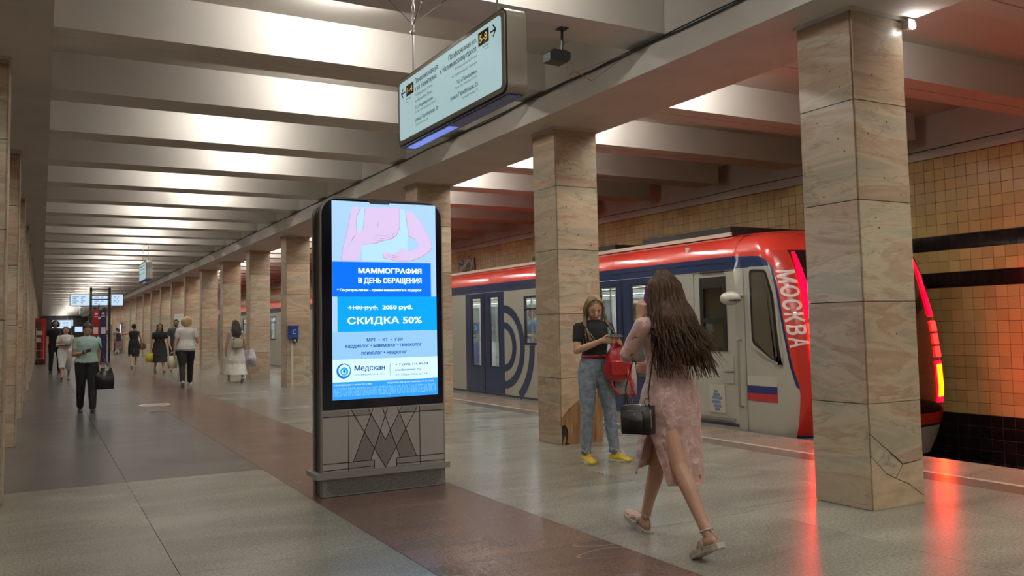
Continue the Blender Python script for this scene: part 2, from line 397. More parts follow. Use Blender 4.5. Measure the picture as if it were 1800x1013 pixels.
for (z0, z1, p, mi) in rows:
    yy = 6.27
    k = 0
    while yy < 7.99 - (.0 if p > .12 else -.02):
        if z0 > -.95 and nt_ < 295:
            bm = bmesh.new(); tile_at(bm, yy, yy + p, z0, z1, 0, rnd); obj('tile', bm, [TY, TB][mi], wr); nt_ += 1
        else: tile_at(stuff, yy, yy + p, z0, z1, mi, rnd)
        yy += p
    y_hi = yy
    yy = 6.27 - p
    while yy > 2.5: tile_at(stuff, yy, yy + p, z0, z1, mi, rnd); yy -= p
    lim = 62 if z0 > 2.2 else 12
    yy = y_hi
    while yy < lim: tile_at(stuff, yy, yy + p, z0, z1, mi, rnd); yy += p
o = obj('tile', stuff, [TY, TB], wr); o['kind'] = 'stuff'
obj('tile_field', BX(WALLX, WALLX + .02, 62, YEND, 2.25, 3.555), TY, wr); obj('tile_field', BX(WALLX, WALLX + .02, -9, 2.4, 0, 3.555), TY, wr)
bm = bmesh.new(); box(bm, WALLX - .035, WALLX + .05, -9, YEND, 3.56, 3.60); box(bm, WALLX - .02, WALLX + .05, -9, YEND, 3.60, 3.635); obj('cornice', bm, PLASTER, wr)
obj('plaster_band', BX(WALLX - .005, WALLX + .05, -9, YEND, 3.635, 4.3), PLASTER2, wr)
bm = bmesh.new(); tube(bm, [(WALLX - .02, y, 3.70 + .012 * math.sin(y * 1.3)) for y in [i * .5 for i in range(-4, 130)]], .006, 6); obj('wall_cable', bm, BLACK, wr)
wl = struct('wall_left', BX(-7.1, -6.8, -9, YEND, -1.2, 4.4), M('mustard_wall_far', (.42, .26, .1), .3))
struct('wall_far', BX(-7, WALLX + .3, YEND, YEND + .3, -1.3, 4.4), M('far_wall', (.06, .055, .05), .7))
struct('wall_near', BX(-7, WALLX + .3, -9.3, -9, -1.3, 4.4), M('near_wall', (.3, .27, .22), .6))

# ------------------------------------------------------------------ ceiling: deck, beams, precast ribs
ceil = struct('ceiling', BX(-7, WALLX + .2, -9, YEND, 4.19, 4.5), PLASTER)
def beam(x0, x1, hall):
    bm = bmesh.new(); box(bm, x0, x1, -9, YEND, CH, 3.742)
    box(bm, x0 + .035, x1 - .035, -9, YEND, 3.742, 4.195)
    o = obj('ceiling_beam', bm, PLASTER2, ceil)
beam(4.649, 5.628, 0); beam(-.93, .045, 1)
nose = lambda o: o
RY0 = 5.73
def rib_mesh(x0, x1, split):
    bm = bmesh.new()
    if split: box(bm, x0, x1, 0, .242, 3.8, 4.195); box(bm, x0, x1, .258, .5, 3.8, 4.195); box(bm, x0, x1, .23, .27, 3.86, 4.195)
    else: box(bm, x0, x1, 0, .249, 3.8, 4.195); box(bm, x0, x1, .252, .5, 3.8, 4.195); box(bm, x0, x1, .24, .26, 3.82, 4.195)
    return mesh_of('ceiling_rib', bm, PLASTER)
mh = rib_mesh(.05, 4.68, 0); mr_ = rib_mesh(5.6, 10.72, 1); ml_ = rib_mesh(-6.5, -.9, 1)
for k in range(-7, 62):
    y = RY0 + 2 * k
    for me in (mh, mr_, ml_):
        if me is ml_ and (k < -3 or k % 1): continue
        link('ceiling_rib', me, ceil, (0, y, 0))
# fluorescent lamps hidden between the ribs
TUBE = E('fluorescent_tube', (1.0, .965, .90), LAMP)
def lamp_meshes(L_):
    b1 = BX(-L_ / 2 - .04, L_ / 2 + .04, -.035, .035, 4.155, 4.19)
    b2 = bmesh.new(); tube(b2, [(-L_ / 2, 0, 4.13), (L_ / 2, 0, 4.13)], .016, 6)
    return mesh_of('batten', b1, M('lamp_white', (.7, .7, .68), .5)), mesh_of('tube', b2, TUBE)
la, lb = lamp_meshes(.62)
lc, ld = lamp_meshes(.85)
def lamp(x, y, ms, lab, grp):
    t = thing('fluorescent_lamp', lab, 'lamp', (x, y, 0), 0, grp)
    link('batten', ms[0], t); link('tube', ms[1], t)
for k in range(-6, 61):
    y = RY0 + 2 * k + 1.22
    if y < -6: continue
    x = (2.2, 2.75)[k % 2] if k < 6 else (2.1, 2.6)[k % 2]
    lamp(x, y, (la, lb), 'short fluorescent batten on the ceiling between two ribs of the central hall', 'hidden battens above the hall')
    if y < 90:
        lamp(6.25, y, (lc, ld), 'short fluorescent batten between ribs above the right platform beside the train', 'hidden battens above the right platform')
    if y < 60 and k % 2 == 0:
        lamp(-1.9, y, (lc, ld), 'short fluorescent batten between ribs above the left platform', 'hidden battens above the left platform')
# cable that runs on the beam lip
bm = bmesh.new(); rnd = random.Random(2)
for off, rad in ((0, .010), (.02, .006)):
    tube(bm, [(4.635 - off * .3, y, 3.752 + off * .5 + rnd.uniform(-.012, .012)) for y in [-4 + .45 * i for i in range(160)]], rad, 6)
c = obj('cable', bm, BLACK); tag(c, 'black cables lying along the top edge of the long right ceiling beam', 'cable')

# ------------------------------------------------------------------ marble columns, every slab a part
MARB = MATS['marble']
CORE = M('column_core', (.02, .016, .012), .9)
T = .022; HS = CH / 5 + .003
def zs(i): return (0, .723, 1.431, 2.143, 2.855, CH)[i]
def slab_meshes():
    d = {}
    for i in range(5):
        z0, z1 = zs(i) + .003, zs(i + 1) - .003
        d['hall', i] = mesh_of('marble_slab', BX(0, T, .013, CD - .003, z0, z1), MARB)
        d['end', i] = mesh_of('marble_slab', BX(.013, CW - .001, 0, T, z0, z1), MARB)
        d['back', i] = mesh_of('marble_slab', BX(CW - T, CW, .004, CD - .004, z0, z1), MARB)
        d['rear', i] = mesh_of('marble_slab', BX(.004, CW - .004, CD - T, CD, z0, z1), MARB)
    d['core'] = mesh_of('core', BX(.012, CW - .012, .012, CD - .012, 0, CH), CORE)
    bm = bmesh.new(); box(bm, -.02, CW + .02, -.02, CD + .02, CH - .022, CH + .001); bevel(bm, .008)
    d['collar'] = mesh_of('collar', bm, PLASTER2)
    bm = bmesh.new(); box(bm, 0, CW, 0, CD, 0, CH - .02)
    d['all'] = mesh_of('marble_cladding', bm, MARB)
    return d
SM = slab_meshes()
ORD = ['nearest', 'second', 'third', 'fourth', 'fifth', 'sixth', 'seventh', 'eighth', 'ninth', 'tenth', 'eleventh', 'twelfth', 'thirteenth', 'fourteenth', 'fifteenth', 'sixteenth']
def column(x, y, mirror, label, group, full, skip=()):
    t = thing('marble_column', label, 'column', (x, y, 0), 0, group)
    off = -CW if mirror else 0
    def put(k, nm, name):
        o = link(name, SM[k], t)
        if mirror: o.scale = (-1, 1, 1)
        return o
    if full:
        put('core', None, 'core'); put('collar', None, 'collar')
        for f in ('hall', 'end') + (('back', 'rear') if full > 1 else ()):
            for i in range(5):
                if (f, i) not in skip: put((f, i), None, 'marble_slab')
    else:
        put('all', None, 'marble_cladding')
    return t
special = {0: 'marble column closest to the camera on the right, small bright lamp near its top',
           1: 'marble column right behind the blonde woman with the red backpack',
           2: 'marble column whose right edge shows behind the advertising kiosk',
           3: 'marble column hidden behind the advertising kiosk in the right row',
           4: 'marble column with the blue call box on its near face'}
cols = {}
for k in range(0, 31):
    y = CY1 + 4 * k
    if k in special: lab = special[k]; g = None
    elif k < 16: lab = 'marble column, %s in the right row counted from the camera' % ORD[k]; g = None
    else: lab = 'distant marble column of the right row beyond the information stand'; g = 'far columns of the right row'
    if g: cols[k] = column(CX, y, 0, lab, g, 0)
    else: cols[k] = column(CX, y, 0, lab, 'marble columns of the right row', 2 if k < 6 else 1, skip=(('end', 0),) if k in (0, 1) else ())
for k in range(0, 31):
    y = LY1 + 4 * k
    if 1 <= k < 6: lab = 'marble column, %s from the left edge of the picture in the left row' % ORD[k - 1].replace('nearest', 'first'); g = 'marble columns of the left row'
    elif k == 0: lab = 'marble column of the left row beside the camera, outside the picture'; g = 'marble columns of the left row'
    else: lab = 'distant marble column of the left row, seen edge-on'; g = 'far columns of the left row'
    column(LX, y, 1, lab, g, 2 if k < 4 else (1 if k < 8 else 0))
# near column: cracked lower slab; second column: chipped lower slab
def col_local_slab(t, pts, name, mat, n0=0.0, n1=T):
    bm = bmesh.new(); poly_prism(bm, pts, Vector((0, 0, 0)), XV, ZV, -n1, -n0); return obj(name, bm, mat, t)
c0 = cols[0]
MARB2 = M('pale_marble', (.50, .40, .27), .3, var=.25, vscale=5, col2=(.40, .28, .17), stretch=(1, 1, 3))
pieces = [[(.013, .0015), (.545, .0015), (.545, .04), (.39, .14), (.25, .195), (.16, .232), (.013, .36)],
          [(.013, .367), (.16, .239), (.25, .202), (.325, .285), (.013, .513)],
          [(.257, .197), (.39, .147), (.547, .045), (.547, .303), (.45, .292), (.333, .283)],
          [(.013, .52), (.142, .426), (.265, .345), (.33, .292), (.45, .299), (.547, .31), (.547, .7215), (.013, .7215)]]
for i, p in enumerate(pieces): col_local_slab(c0, p, 'marble_slab', MARB2 if i in (0, 2) else MARB)
c1 = cols[1]
c1p = [[(.11, .0015), (.548, .0015), (.548, .56), (.44, .545), (.29, .50), (.11, .39), (.02, .30), (.007, .30), (.007, .21), (.05, .215), (.085, .17), (.09, .1), (.075, .02)],
       [(.007, .303), (.02, .305), (.11, .395), (.29, .505), (.44, .55), (.548, .565), (.548, .7215), (.013, .7215)]]
BRN = M('brown_marble', (.33, .19, .09), .35, var=.4, vscale=4, col2=(.16, .075, .03), stretch=(6, 1, .8))
col_local_slab(c1, c1p[0], 'marble_slab', BRN); col_local_slab(c1, c1p[1], 'marble_slab', MARB2)
col_local_slab(c1, [(.012, .0015), (.04, .0015), (.06, .03), (.055, .1), (.03, .06)], 'marble_chip', BRN)
# drilled holes in the slabs
bm = bmesh.new()
for (u, z) in ((.2, 3.05), (.33, 2.72), (.13, 2.62), (.28, 2.31), (.45, 2.2), (.17, 2.02), (.2, 1.95), (.33, 1.2)):
    for kk in (0,): bmesh.ops.create_circle(bm, cap_ends=True, segments=8, radius=.007, matrix=Matrix.Translation((u, -.0008, z)) @ Matrix.Rotation(PI / 2, 4, 'X'))
hm = mesh_of('drill_hole', bm, BLACK)
for k in (0, 1, 4): link('drill_hole', hm, cols[k])
bm = bmesh.new()
for (u, z) in ((.2, 3.1), (.12, 2.97), (.33, 2.75), (.15, 2.6), (.1, 2.5), (.3, 2.2)):
    bmesh.ops.create_circle(bm, cap_ends=True, segments=8, radius=.007, matrix=Matrix.Translation((-.0008, u, z)) @ Matrix.Rotation(PI / 2, 4, 'Y'))
hm = mesh_of('drill_hole', bm, BLACK)
for k in (0, 1): link('drill_hole', hm, cols[k])
# ------------------------------------------------------------------ advertising kiosk
KL, KR, KY, KD = 1.925, 2.978, 6.67, .235
k = thing('advertising_kiosk', 'tall grey metal advertising kiosk with a lit blue screen standing on the brown floor stripe', 'kiosk', ((KL + KR) / 2, KY + KD / 2, 0))
kx, ky = (KL + KR) / 2, KY + KD / 2
FO = Vector((-kx, KY - ky, 0))            # front plane in the kiosk's local frame: u = world x, v = z
def kmap(off): return lambda u, v: FO + XV * u + ZV * v - YV * off
KG = M('kiosk_grey', (.25, .245, .235), .42, .3)
KG2 = M('kiosk_light_grey', (.42, .41, .385), .5, .1)
KG3 = M('kiosk_dark_grey', (.22, .215, .205), .45, .1)
KG4 = M('kiosk_mid_grey', (.30, .295, .28), .45, .2)
NAVY = M('navy_bezel_glass', (.004, .006, .016), .12, coat=.5)
bm = bmesh.new(); poly_prism(bm, rrect(KL + .012, KR - .012, .004, 2.355, .13, 8, (1, 1, 0, 0)), FO, XV, ZV, -.20, -.03); obj('cabinet', bm, BLACK, k)
for nm, a, b in (('front_shell', -.045, 0), ('back_shell', -KD, -KD + .045), ('middle_trim', -.125, -.11)):
    bm = bmesh.new(); e = 0 if nm != 'middle_trim' else .008
    poly_prism(bm, rrect(KL + e, KR - e, .004, 2.368 - e, .14, 10, (1, 1, 0, 0)), FO, XV, ZV, a, b); bevel(bm, .006, 2, .9); obj(nm, bm, KG, k)
bm = bmesh.new(); poly_prism(bm, rrect(KL + .012, KR - .012, .676, 2.356, .13, 10, (1, 1, 0, 0)), FO, XV, ZV, 0, .004); bz = obj('screen_bezel', bm, NAVY, k)
bm = bmesh.new(); poly_prism(bm, [(2.30, 2.366), (2.525, 2.366), (2.50, 2.325), (2.34, 2.325)], FO, XV, ZV, .004, .010); obj('speaker_plate', bm, M('speaker_plate', (.12, .125, .14), .5, .3), k)
SX0, SX1, SZ0, SZ1 = 2.018, 2.916, .750, 2.338
scr = obj('screen', BX(SX0 - kx, SX1 - kx, KY - ky - .0065, KY - ky, SZ0, SZ1), [E('screen_pale', (.42, .66, 1.0), .95)], k); scr['label'] = 'lit blue and white advertising screen'
def flat(name, pts, mat, off=.0075, par=scr):
    me = bpy.data.meshes.new(name); f = kmap(off); me.from_pydata([f(u, v) for u, v in pts], [], [tuple(range(len(pts)))]); me.materials.append(mat)
    return link(name, me, par)
R4 = lambda a, b, c, d: [(a, c), (b, c), (b, d), (a, d)]
SKIN_S = E('screen_skin', (.70, .56, .84), .98); SKIN_D = E('screen_skin_shade', (.62, .33, .50), .85); TANK = E('screen_tank', (.46, .74, 1.0), 1.0)
WH = E('screen_white', (.82, .93, 1.0), 1.05)
larm = [(2.187, 2.285), (2.224, 2.298), (2.257, 2.289), (2.224, 2.223), (2.218, 2.15), (2.223, 2.086), (2.189, 2.039), (2.161, 1.993), (2.1, 1.91), (2.114, 1.974), (2.138, 2.056), (2.157, 2.147), (2.172, 2.23)]
chest = [(2.3, 2.296), (2.587, 2.305), (2.591, 2.24), (2.59, 2.146), (2.565, 2.079), (2.525, 2.05), (2.486, 2.044), (2.361, 2.08), (2.28, 2.10), (2.285, 2.18)]
tank = [(2.229, 2.288), (2.305, 2.296), (2.428, 2.112), (2.585, 2.136), (2.592, 2.296), (2.646, 2.289), (2.665, 2.196), (2.669, 2.074), (2.651, 1.86), (2.268, 1.859), (2.264, 1.969), (2.227, 2.086), (2.219, 2.177)]
hand1 = [(2.1, 1.856), (2.095, 1.892), (2.123, 1.938), (2.17, 1.993), (2.218, 2.077), (2.275, 2.115), (2.361, 2.146), (2.4, 2.185), (2.404, 2.166), (2.395, 2.138), (2.457, 2.113), (2.545, 2.097), (2.525, 2.078), (2.535, 2.064), (2.515, 2.045), (2.447, 2.029), (2.388, 2.009), (2.331, 1.998), (2.278, 1.992), (2.264, 1.96), (2.235, 1.859)]
arm2 = [(2.646, 2.289), (2.706, 2.273), (2.766, 2.209), (2.826, 2.117), (2.871, 2.033), (2.88, 1.985), (2.854, 1.947), (2.792, 1.907), (2.721, 1.878), (2.661, 1.859), (2.611, 1.861), (2.562, 1.865), (2.523, 1.874), (2.455, 1.886), (2.445, 1.918), (2.47, 1.937), (2.543, 1.916), (2.583, 1.949), (2.623, 1.962), (2.662, 1.951), (2.692, 1.943), (2.722, 1.962), (2.753, 1.982), (2.763, 2.001), (2.734, 2.047), (2.674, 2.074), (2.66, 2.186)]
def grow(p, k=.004):
    cx = sum(a for a, b in p) / len(p); cy = sum(b for a, b in p) / len(p)
    return [(a + (k if a > cx else -k), b - k) for a, b in p]
flat('picture_top', tank, TANK, .0075)
flat('picture_chest', grow(chest), SKIN_D, .0080); flat('picture_chest', chest, SKIN_S, .0084)
flat('picture_arm', grow(larm), SKIN_D, .0080); flat('picture_arm', larm, SKIN_S, .0084)
flat('picture_arm', grow(arm2), SKIN_D, .0080); flat('picture_arm', arm2, SKIN_S, .0084)
flat('picture_hand', grow(hand1), SKIN_D, .0087); flat('picture_hand', hand1, SKIN_S, .0091)
for p in ([(2.36, 2.075), (2.44, 2.066), (2.52, 2.079), (2.44, 2.061)], [(2.36, 2.055), (2.44, 2.045), (2.52, 2.062), (2.44, 2.04)], [(2.36, 2.037), (2.41, 2.028), (2.46, 2.034), (2.41, 2.023)]):
    flat('picture_finger_line', p, SKIN_D, .0094)
for p in ([(2.47, 1.905), (2.53, 1.892), (2.6, 1.882), (2.53, 1.887)], [(2.47, 1.92), (2.54, 1.905), (2.6, 1.90), (2.54, 1.9)]): flat('picture_finger_line', p, SKIN_D, .0094)
flat('blue_block', R4(SX0, 2.868, 1.568, 1.848), E('screen_blue', (.0, .16, .92), 1.0))
flat('cyan_block', R4(2.06, SX1, 1.286, 1.568), E('screen_cyan', (.0, .36, .95), 1.0))
flat('sky_block', R4(SX0, SX1, 1.067, 1.286), E('screen_sky', (.30, .60, 1.0), .95), .0072)
flat('white_block', R4(SX0, SX1, .889, 1.067), E('screen_near_white', (.62, .88, 1.0), 1.05))
flat('footer_block', R4(SX0, SX1, SZ0, .889), E('screen_footer', (.03, .33, .88), 1.0))
INK = E('screen_ink', (.01, .06, .42), .5)
def kt(s, bb, mat=WH, b=0): lettering(s, bb, kmap(.0096), mat, scr, b)
kt('МАММОГРАФИЯ', (2.234, 2.783, 1.755, 1.802), WH, .028); kt('В ДЕНЬ ОБРАЩЕНИЯ', (2.233, 2.782, 1.668, 1.722), WH, .028)
kt('* По результатам - прием маммолога в подарок', (2.057, 2.781, 1.606, 1.632), WH, .028)
kt('4100 руб.', (2.147, 2.398, 1.455, 1.498), WH); kt('2050 руб.', (2.434, 2.70, 1.455, 1.498), WH, .028)
flat('strike_line', R4(2.145, 2.395, 1.476, 1.482), WH, .0096)
kt('СКИДКА 50%', (2.142, 2.78, 1.335, 1.405), WH, .018)
kt('МРТ  •  КТ  •  УЗИ', (2.30, 2.607, 1.205, 1.232), INK, .014); kt('кардиолог • маммолог • гинеколог', (2.123, 2.775, 1.150, 1.183), INK, .014); kt('психолог • невролог', (2.255, 2.645, 1.092, 1.124), INK, .014)
kt('Медскан', (2.196, 2.452, .966, 1.018), INK, .014); kt('Сеть медицинских центров', (2.196, 2.452, .934, .949), INK, .0)
kt('+ 7 (495) 116-85-54', (2.543, 2.832, .998, 1.02), INK, .014); kt('medscannet.ru', (2.542, 2.76, .960, .978), INK, .008); kt('ул. Обручева, д.21А', (2.542, 2.826, .918, .938), INK, 0)
kt('*ПЕРИОД АКЦИИ С 14.07.23 ПО 31.08.23', (2.025, 2.342, .858, .872), WH); kt('ЛИЦЕНЗИЯ Л041-01137-77/00372216 ОТ 04.10.2022', (2.469, 2.883, .858, .872), WH)
kt('ИМЕЮТСЯ ПРОТИВОПОКАЗАНИЯ. НЕОБХОДИМА КОНСУЛЬТАЦИЯ СПЕЦИАЛИСТА', (2.026, 2.90, .762, .845), E('screen_footer_text', (.25, .6, 1), .95), 0)
flat('divider_line', R4(2.4945, 2.4975, .925, 1.025), INK, .0096)
def ringpts(cx, cz, r0, r1, a0, a1, n=40):
    o = [(cx + r0 * math.cos(a0 + (a1 - a0) * i / n), cz + r0 * math.sin(a0 + (a1 - a0) * i / n)) for i in range(n + 1)]
    i_ = [(cx + r1 * math.cos(a0 + (a1 - a0) * i / n), cz + r1 * math.sin(a0 + (a1 - a0) * i / n)) for i in range(n + 1)]
    return o, i_
def flat_ring(name, cx, cz, r0, r1, mat, off, a0=0, a1=2 * PI, sh=0, n=40):
    bm = bmesh.new(); f = kmap(off); pr = None
    for i in range(n + 1):
        a = a0 + (a1 - a0) * i / n
        q = (bm.verts.new(f(cx + r0 * math.cos(a), cz + r0 * math.sin(a))), bm.verts.new(f(cx + sh + r1 * math.cos(a), cz + sh + r1 * math.sin(a))))
        if pr: bm.faces.new((pr[0], pr[1], q[1], q[0]))
        pr = q
    return obj(name, bm, mat, scr)
LB = E('logo_blue', (.0, .20, .72), .9); LC = E('logo_cyan', (.02, .42, .9), .95)
flat_ring('logo_ring', 2.108, .977, .060, .047, LB, .0096, sh=.004); flat_ring('logo_ring', 2.112, .974, .033, .019, LC, .0098, sh=-.003); flat_ring('logo_ring', 2.112, .974, .012, .0, LB, .0098)
# lower panel with the letter M made of lines and plates
bm = bmesh.new(); poly_prism(bm, R4(KL + .012, KR - .012, .19, .672), FO, XV, ZV, 0, .0025); lp = obj('lower_panel', bm, KG2, k)
mc = 2.452; PZ = .19
def plate(pts, mat, nm='metal_plate'):
    bm = bmesh.new(); poly_prism(bm, pts, FO, XV, ZV, .0025, .0045); obj(nm, bm, mat, lp)
def isect(a, b, c, d):
    a, b, c, d = map(Vector, (a, b, c, d)); r = b - a; q = d - c; t_ = ((c - a).x * q.y - (c - a).y * q.x) / (r.x * q.y - r.y * q.x); return tuple(a + r * t_)
oV = ((.284, .668), (0, .19)); iV = ((.144, .668), (0, .412)); LO = ((.102, .666), (.269, .259)); LI = ((-.022, .666), (.125, .259))
P1, P2, P3, P4 = isect(*LO, *iV), isect(*LI, *iV), isect(*LI, *oV), isect(*LO, *oV)
LI2 = ((.022, .666), (-.125, .259))
for s in (-1, 1):
    q = lambda l: [(mc + s * a, b) for a, b in l]
    plate(q([P4, P3, LI[1], LO[1]]), KG3); plate(q([P1, P2, P3, P4]), KG4)
    plate(q([(.09, .257), (.30, .257), (.30, .205), (.09, .188)]), KG4)
    plate(q([(.30, .664), (.525, .664), (.525, .623), (.30, .623)]), KG4)
    plate(q([(.150, .664), (.275, .664), (.255, .623), (.13, .623)]), KG4)
plate([(mc + P2[0], P2[1]), (mc, .412), (mc - P2[0], P2[1]), (mc - P3[0], P3[1]), (mc, .19), (mc + P3[0], P3[1])], KG3)
lb_ = bmesh.new()
for a, b in (((1.94, .621), (2.33, .621)), ((2.58, .621), (2.965, .621)), ((2.149, .665), (2.142, .19)), ((2.752, .665), (2.752, .19)),
             ((2.168, .668), (mc, .192)), ((2.736, .668), (mc, .192)), ((2.308, .668), (mc, .412)), ((2.596, .668), (mc, .412)),
             ((2.35, .666), (2.183, .259)), ((2.474, .666), (2.327, .259)), ((2.430, .666), (2.577, .259)), ((2.556, .666), (2.721, .259)),
             ((1.94, .258), (2.357, .258)), ((2.357, .258), (2.357, .19)), ((1.94, .206), (2.357, .212)), ((2.547, .258), (2.965, .258)), ((2.547, .258), (2.547, .19)), ((2.547, .212), (2.965, .206))):
    stroke(lb_, a, b, .005, FO, XV, ZV, .0045, .006)
obj('line_inlay', lb_, BLACK, lp)
bm = bmesh.new(); box(bm, KL - .045 - kx, KR + .03 - kx, -KD / 2 - .035, -KD / 2 + .0, .143, .188); box(bm, KL - .045 - kx, KR + .03 - kx, KD / 2, KD / 2 + .035, .143, .188)
box(bm, KL - .045 - kx, KL - kx, -KD / 2, KD / 2, .143, .188); box(bm, KR - kx, KR + .03 - kx, -KD / 2, KD / 2, .143, .188); bevel(bm, .008); obj('bumper_rail', bm, KG4, k)
bm = bmesh.new(); poly_prism(bm, R4(KL + .004, KR - .004, .004, .15), FO, XV, ZV, 0, .012); gp = obj('base_grille', bm, KG, k)
bm = bmesh.new(); f = kmap(.0125); r_ = 0
for iz in range(13):
    zz = .018 + iz * .0085
    for ix in range(86):
        xx = 1.968 + ix * .0113 + (.0056 if iz % 2 else 0)
        e = (iz if iz < 7 else 12 - iz) * .0
        if xx < 1.965 + max(0, (.06 - zz)) * 1.2 or xx > 2.935 - max(0, .06 - zz) * 1.2: continue
        c_ = f(xx, zz); bm.faces.new([bm.verts.new(c_ + Vector((.0034 * math.cos(a), 0, .0034 * math.sin(a)))) for a in (0, 1.05, 2.09, 3.14, 4.19, 5.24)])
o = obj('vent_hole', bm, BLACK, gp); o['kind'] = 'stuff'
bm = bmesh.new()
for u, v in ((1.945, .03), (2.955, .03)): blob(bm, f(u, v), (.006, .003, .006), 8, 6)
obj('screw', bm, STEEL, gp)

# ------------------------------------------------------------------ hanging direction signs
LIT = E('sign_lit_face', (.50, .72, .74), .62)
LITB = E('sign_lit_back', (.55, .75, .95), .9)
BRONZE = M('bronze_sign_casing', (.34, .31, .26), .38, .7)
INKB = M('black_sign_ink', (.01, .01, .012), .5)
def hanging_sign(loc, label, group, detail):
    # local frame: u along -Y from the far end, v up from the bottom, face at x = -.065
    t = thing('hanging_sign', label, 'sign', loc, 0, group)
    O = Vector((-.065, .855, -.255)); RR = -YV; UU = ZV
    bm = bmesh.new(); poly_prism(bm, rrect(0, 1.71, 0, .51, .055, 6), O, RR, UU, -.13, 0); bevel(bm, .012, 2, .9); obj('casing', bm, BRONZE, t)
    fr = bmesh.new(); poly_prism(fr, rrect(.0, 1.71, .0, .51, .055, 6), O, RR, UU, 0.0, .004); obj('black_edge', fr, BLACK, t)
    fr = bmesh.new(); poly_prism(fr, rrect(.012, 1.698, .012, .498, .05, 6), O, RR, UU, 0.004, .012); obj('face_frame', fr, BRONZE, t)
    lf = bmesh.new(); poly_prism(lf, rrect(.045, 1.66, .042, .472, .03, 6), O, RR, UU, .012, .0145); face = obj('lit_face', lf, LIT, t)
    lf = bmesh.new(); poly_prism(lf, rrect(.045, 1.665, .042, .472, .03, 6), O, RR, UU, -.142, -.13); obj('lit_face', lf, LIT, t)
    bl = bmesh.new(); box(bl, -.052, .052, -.82, .82, -.262, -.254); bevel(bl, .003); und = obj('bottom_glow', bl, M('blue_film', (.07, .10, .32), .25, .2), t)
    bl = bmesh.new(); box(bl, -.04, .03, .02, .78, -.2635, -.2615); obj('glow_strip', bl, E('blue_glow', (.16, .24, .80), .8), t)
    bm = bmesh.new()
    for y in (-.72, -.3, .1, .5, .75): blob(bm, (-.04, y, -.2635), (.006, .006, .003), 8, 6)
    obj('screw', bm, BLACK, t)
    for y in (.72, -.62):
        bm = bmesh.new(); tube(bm, [(0, y, .25), (0, y, .60)], .008, 8)
        bmesh.ops.create_uvsphere(bm, u_segments=10, v_segments=6, radius=.022, matrix=Matrix.Translation((0, y, .60)))
        rd = obj('rod', bm, STEEL, t)
        bm = bmesh.new()
        for i in range(6):
            zc = .63 + i * .052; a = i % 2
            ringv = []
            pts = [(math.cos(q) * .013, math.sin(q) * .034) for q in [2 * PI * j / 12 for j in range(13)]]
            tube(bm, [((p[0] if a else 0), y + (0 if a else p[0]) + (.0 if i < 3 else .0), zc + p[1]) for p in pts], .004, 6)
        obj('chain', bm, STEEL, rd)
        if detail:
            bm = bmesh.new(); tube(bm, [(0, y, .66), (.02, y - .05, .74), (.03, y - .07, .80)], .007, 6); blob(bm, (.03, y - .072, .805), (.016, .016, .016), 10, 8); obj('shackle', bm, STEEL, rd)
            bm = bmesh.new(); tube(bm, [(0, y, .66), (-.3, y + .02, .92)], .0025, 5); tube(bm, [(0, y, .66), (.3, y - .02, .92)], .0025, 5); obj('guy_wire', bm, BLACK, rd)
    mp = plane_map(O, RR, UU, .0155)
    def tx(s, bb, b=0, mat=INKB, par=face, m=mp): lettering(s, bb, m, mat, par, b)
    if detail:
        G2 = M('grey_sign_ink', (.05, .06, .06), .5); YE = E('yellow_sign_digits', (.72, .48, .13), .75)
        def sq(a, b, c, d, mat, off=.0155, nm='exit_number_plate'):
            bm = bmesh.new(); poly_prism(bm, R4(a, b, c, d), O, RR, UU, .0145, off); obj(nm, bm, mat, face)
        sq(.184, .322, .347, .427, INKB); sq(1.369, 1.509, .362, .447, INKB)
        m2 = plane_map(O, RR, UU, .0162)
        tx('1-4', (.205, .30, .366, .408), .01, YE, face, m2); tx('5-8', (1.388, 1.49, .38, .428), .01, YE, face, m2)
        bm = bmesh.new()
        for a, b in (((.085, .388), (.16, .388)), ((.085, .388), (.118, .420)), ((.085, .388), (.118, .356)), ((1.53, .404), (1.60, .404)), ((1.60, .404), (1.565, .440)), ((1.60, .404), (1.565, .368))): stroke(bm, a, b, .011, O, RR, UU, .0145, .0155)
        obj('arrow', bm, INKB, face)
        tx('Выходы', (.184, .27, .318, .334), .01); tx('exits', (.184, .225, .30, .31), 0, G2); tx('Выходы', (1.424, 1.508, .338, .353), .01); tx('exits', (1.45, 1.508, .322, .332), 0, G2)
        tx('Профсоюзная ул.', (.349, .764, .388, .436), .012); tx('к ул. Намёткина', (.347, .731, .334, .382), .012)
        tx('Profsoyuznaya Street', (.346, .663, .298, .326), 0, G2); tx('to Nametkina Street', (.345, .662, .262, .286), 0, G2)
        tx('ТЦ «Черёмушки»', (.343, .668, .208, .238), .012); tx('Cheremushki Shopping Center', (.342, .725, .180, .200), 0, G2)
        tx('улица Гарибальди, 28', (.349, .755, .118, .150), .012); tx('Garibaldi Street, 28', (.357, .575, .090, .108), 0, G2)
        tx('Профсоюзная ул.', (.931, 1.348, .392, .438), .012); tx('к Нахимовскому просп.', (.796, 1.350, .338, .386), .012)
        tx('Profsoyuznaya Street', (1.035, 1.349, .306, .330), 0, G2); tx('to Nakhimovskiy Avenue', (.98, 1.347, .266, .290), 0, G2)
        tx('ТЦ «Панорама»', (1.05, 1.349, .208, .238), .012); tx('Panorama Shopping Center', (1.03, 1.347, .182, .202), 0, G2)
        tx('улица Гарибальди, 23', (.951, 1.353, .122, .158), .012); tx('Garibaldi Street, 23', (1.128, 1.351, .096, .114), 0, G2)
    else:
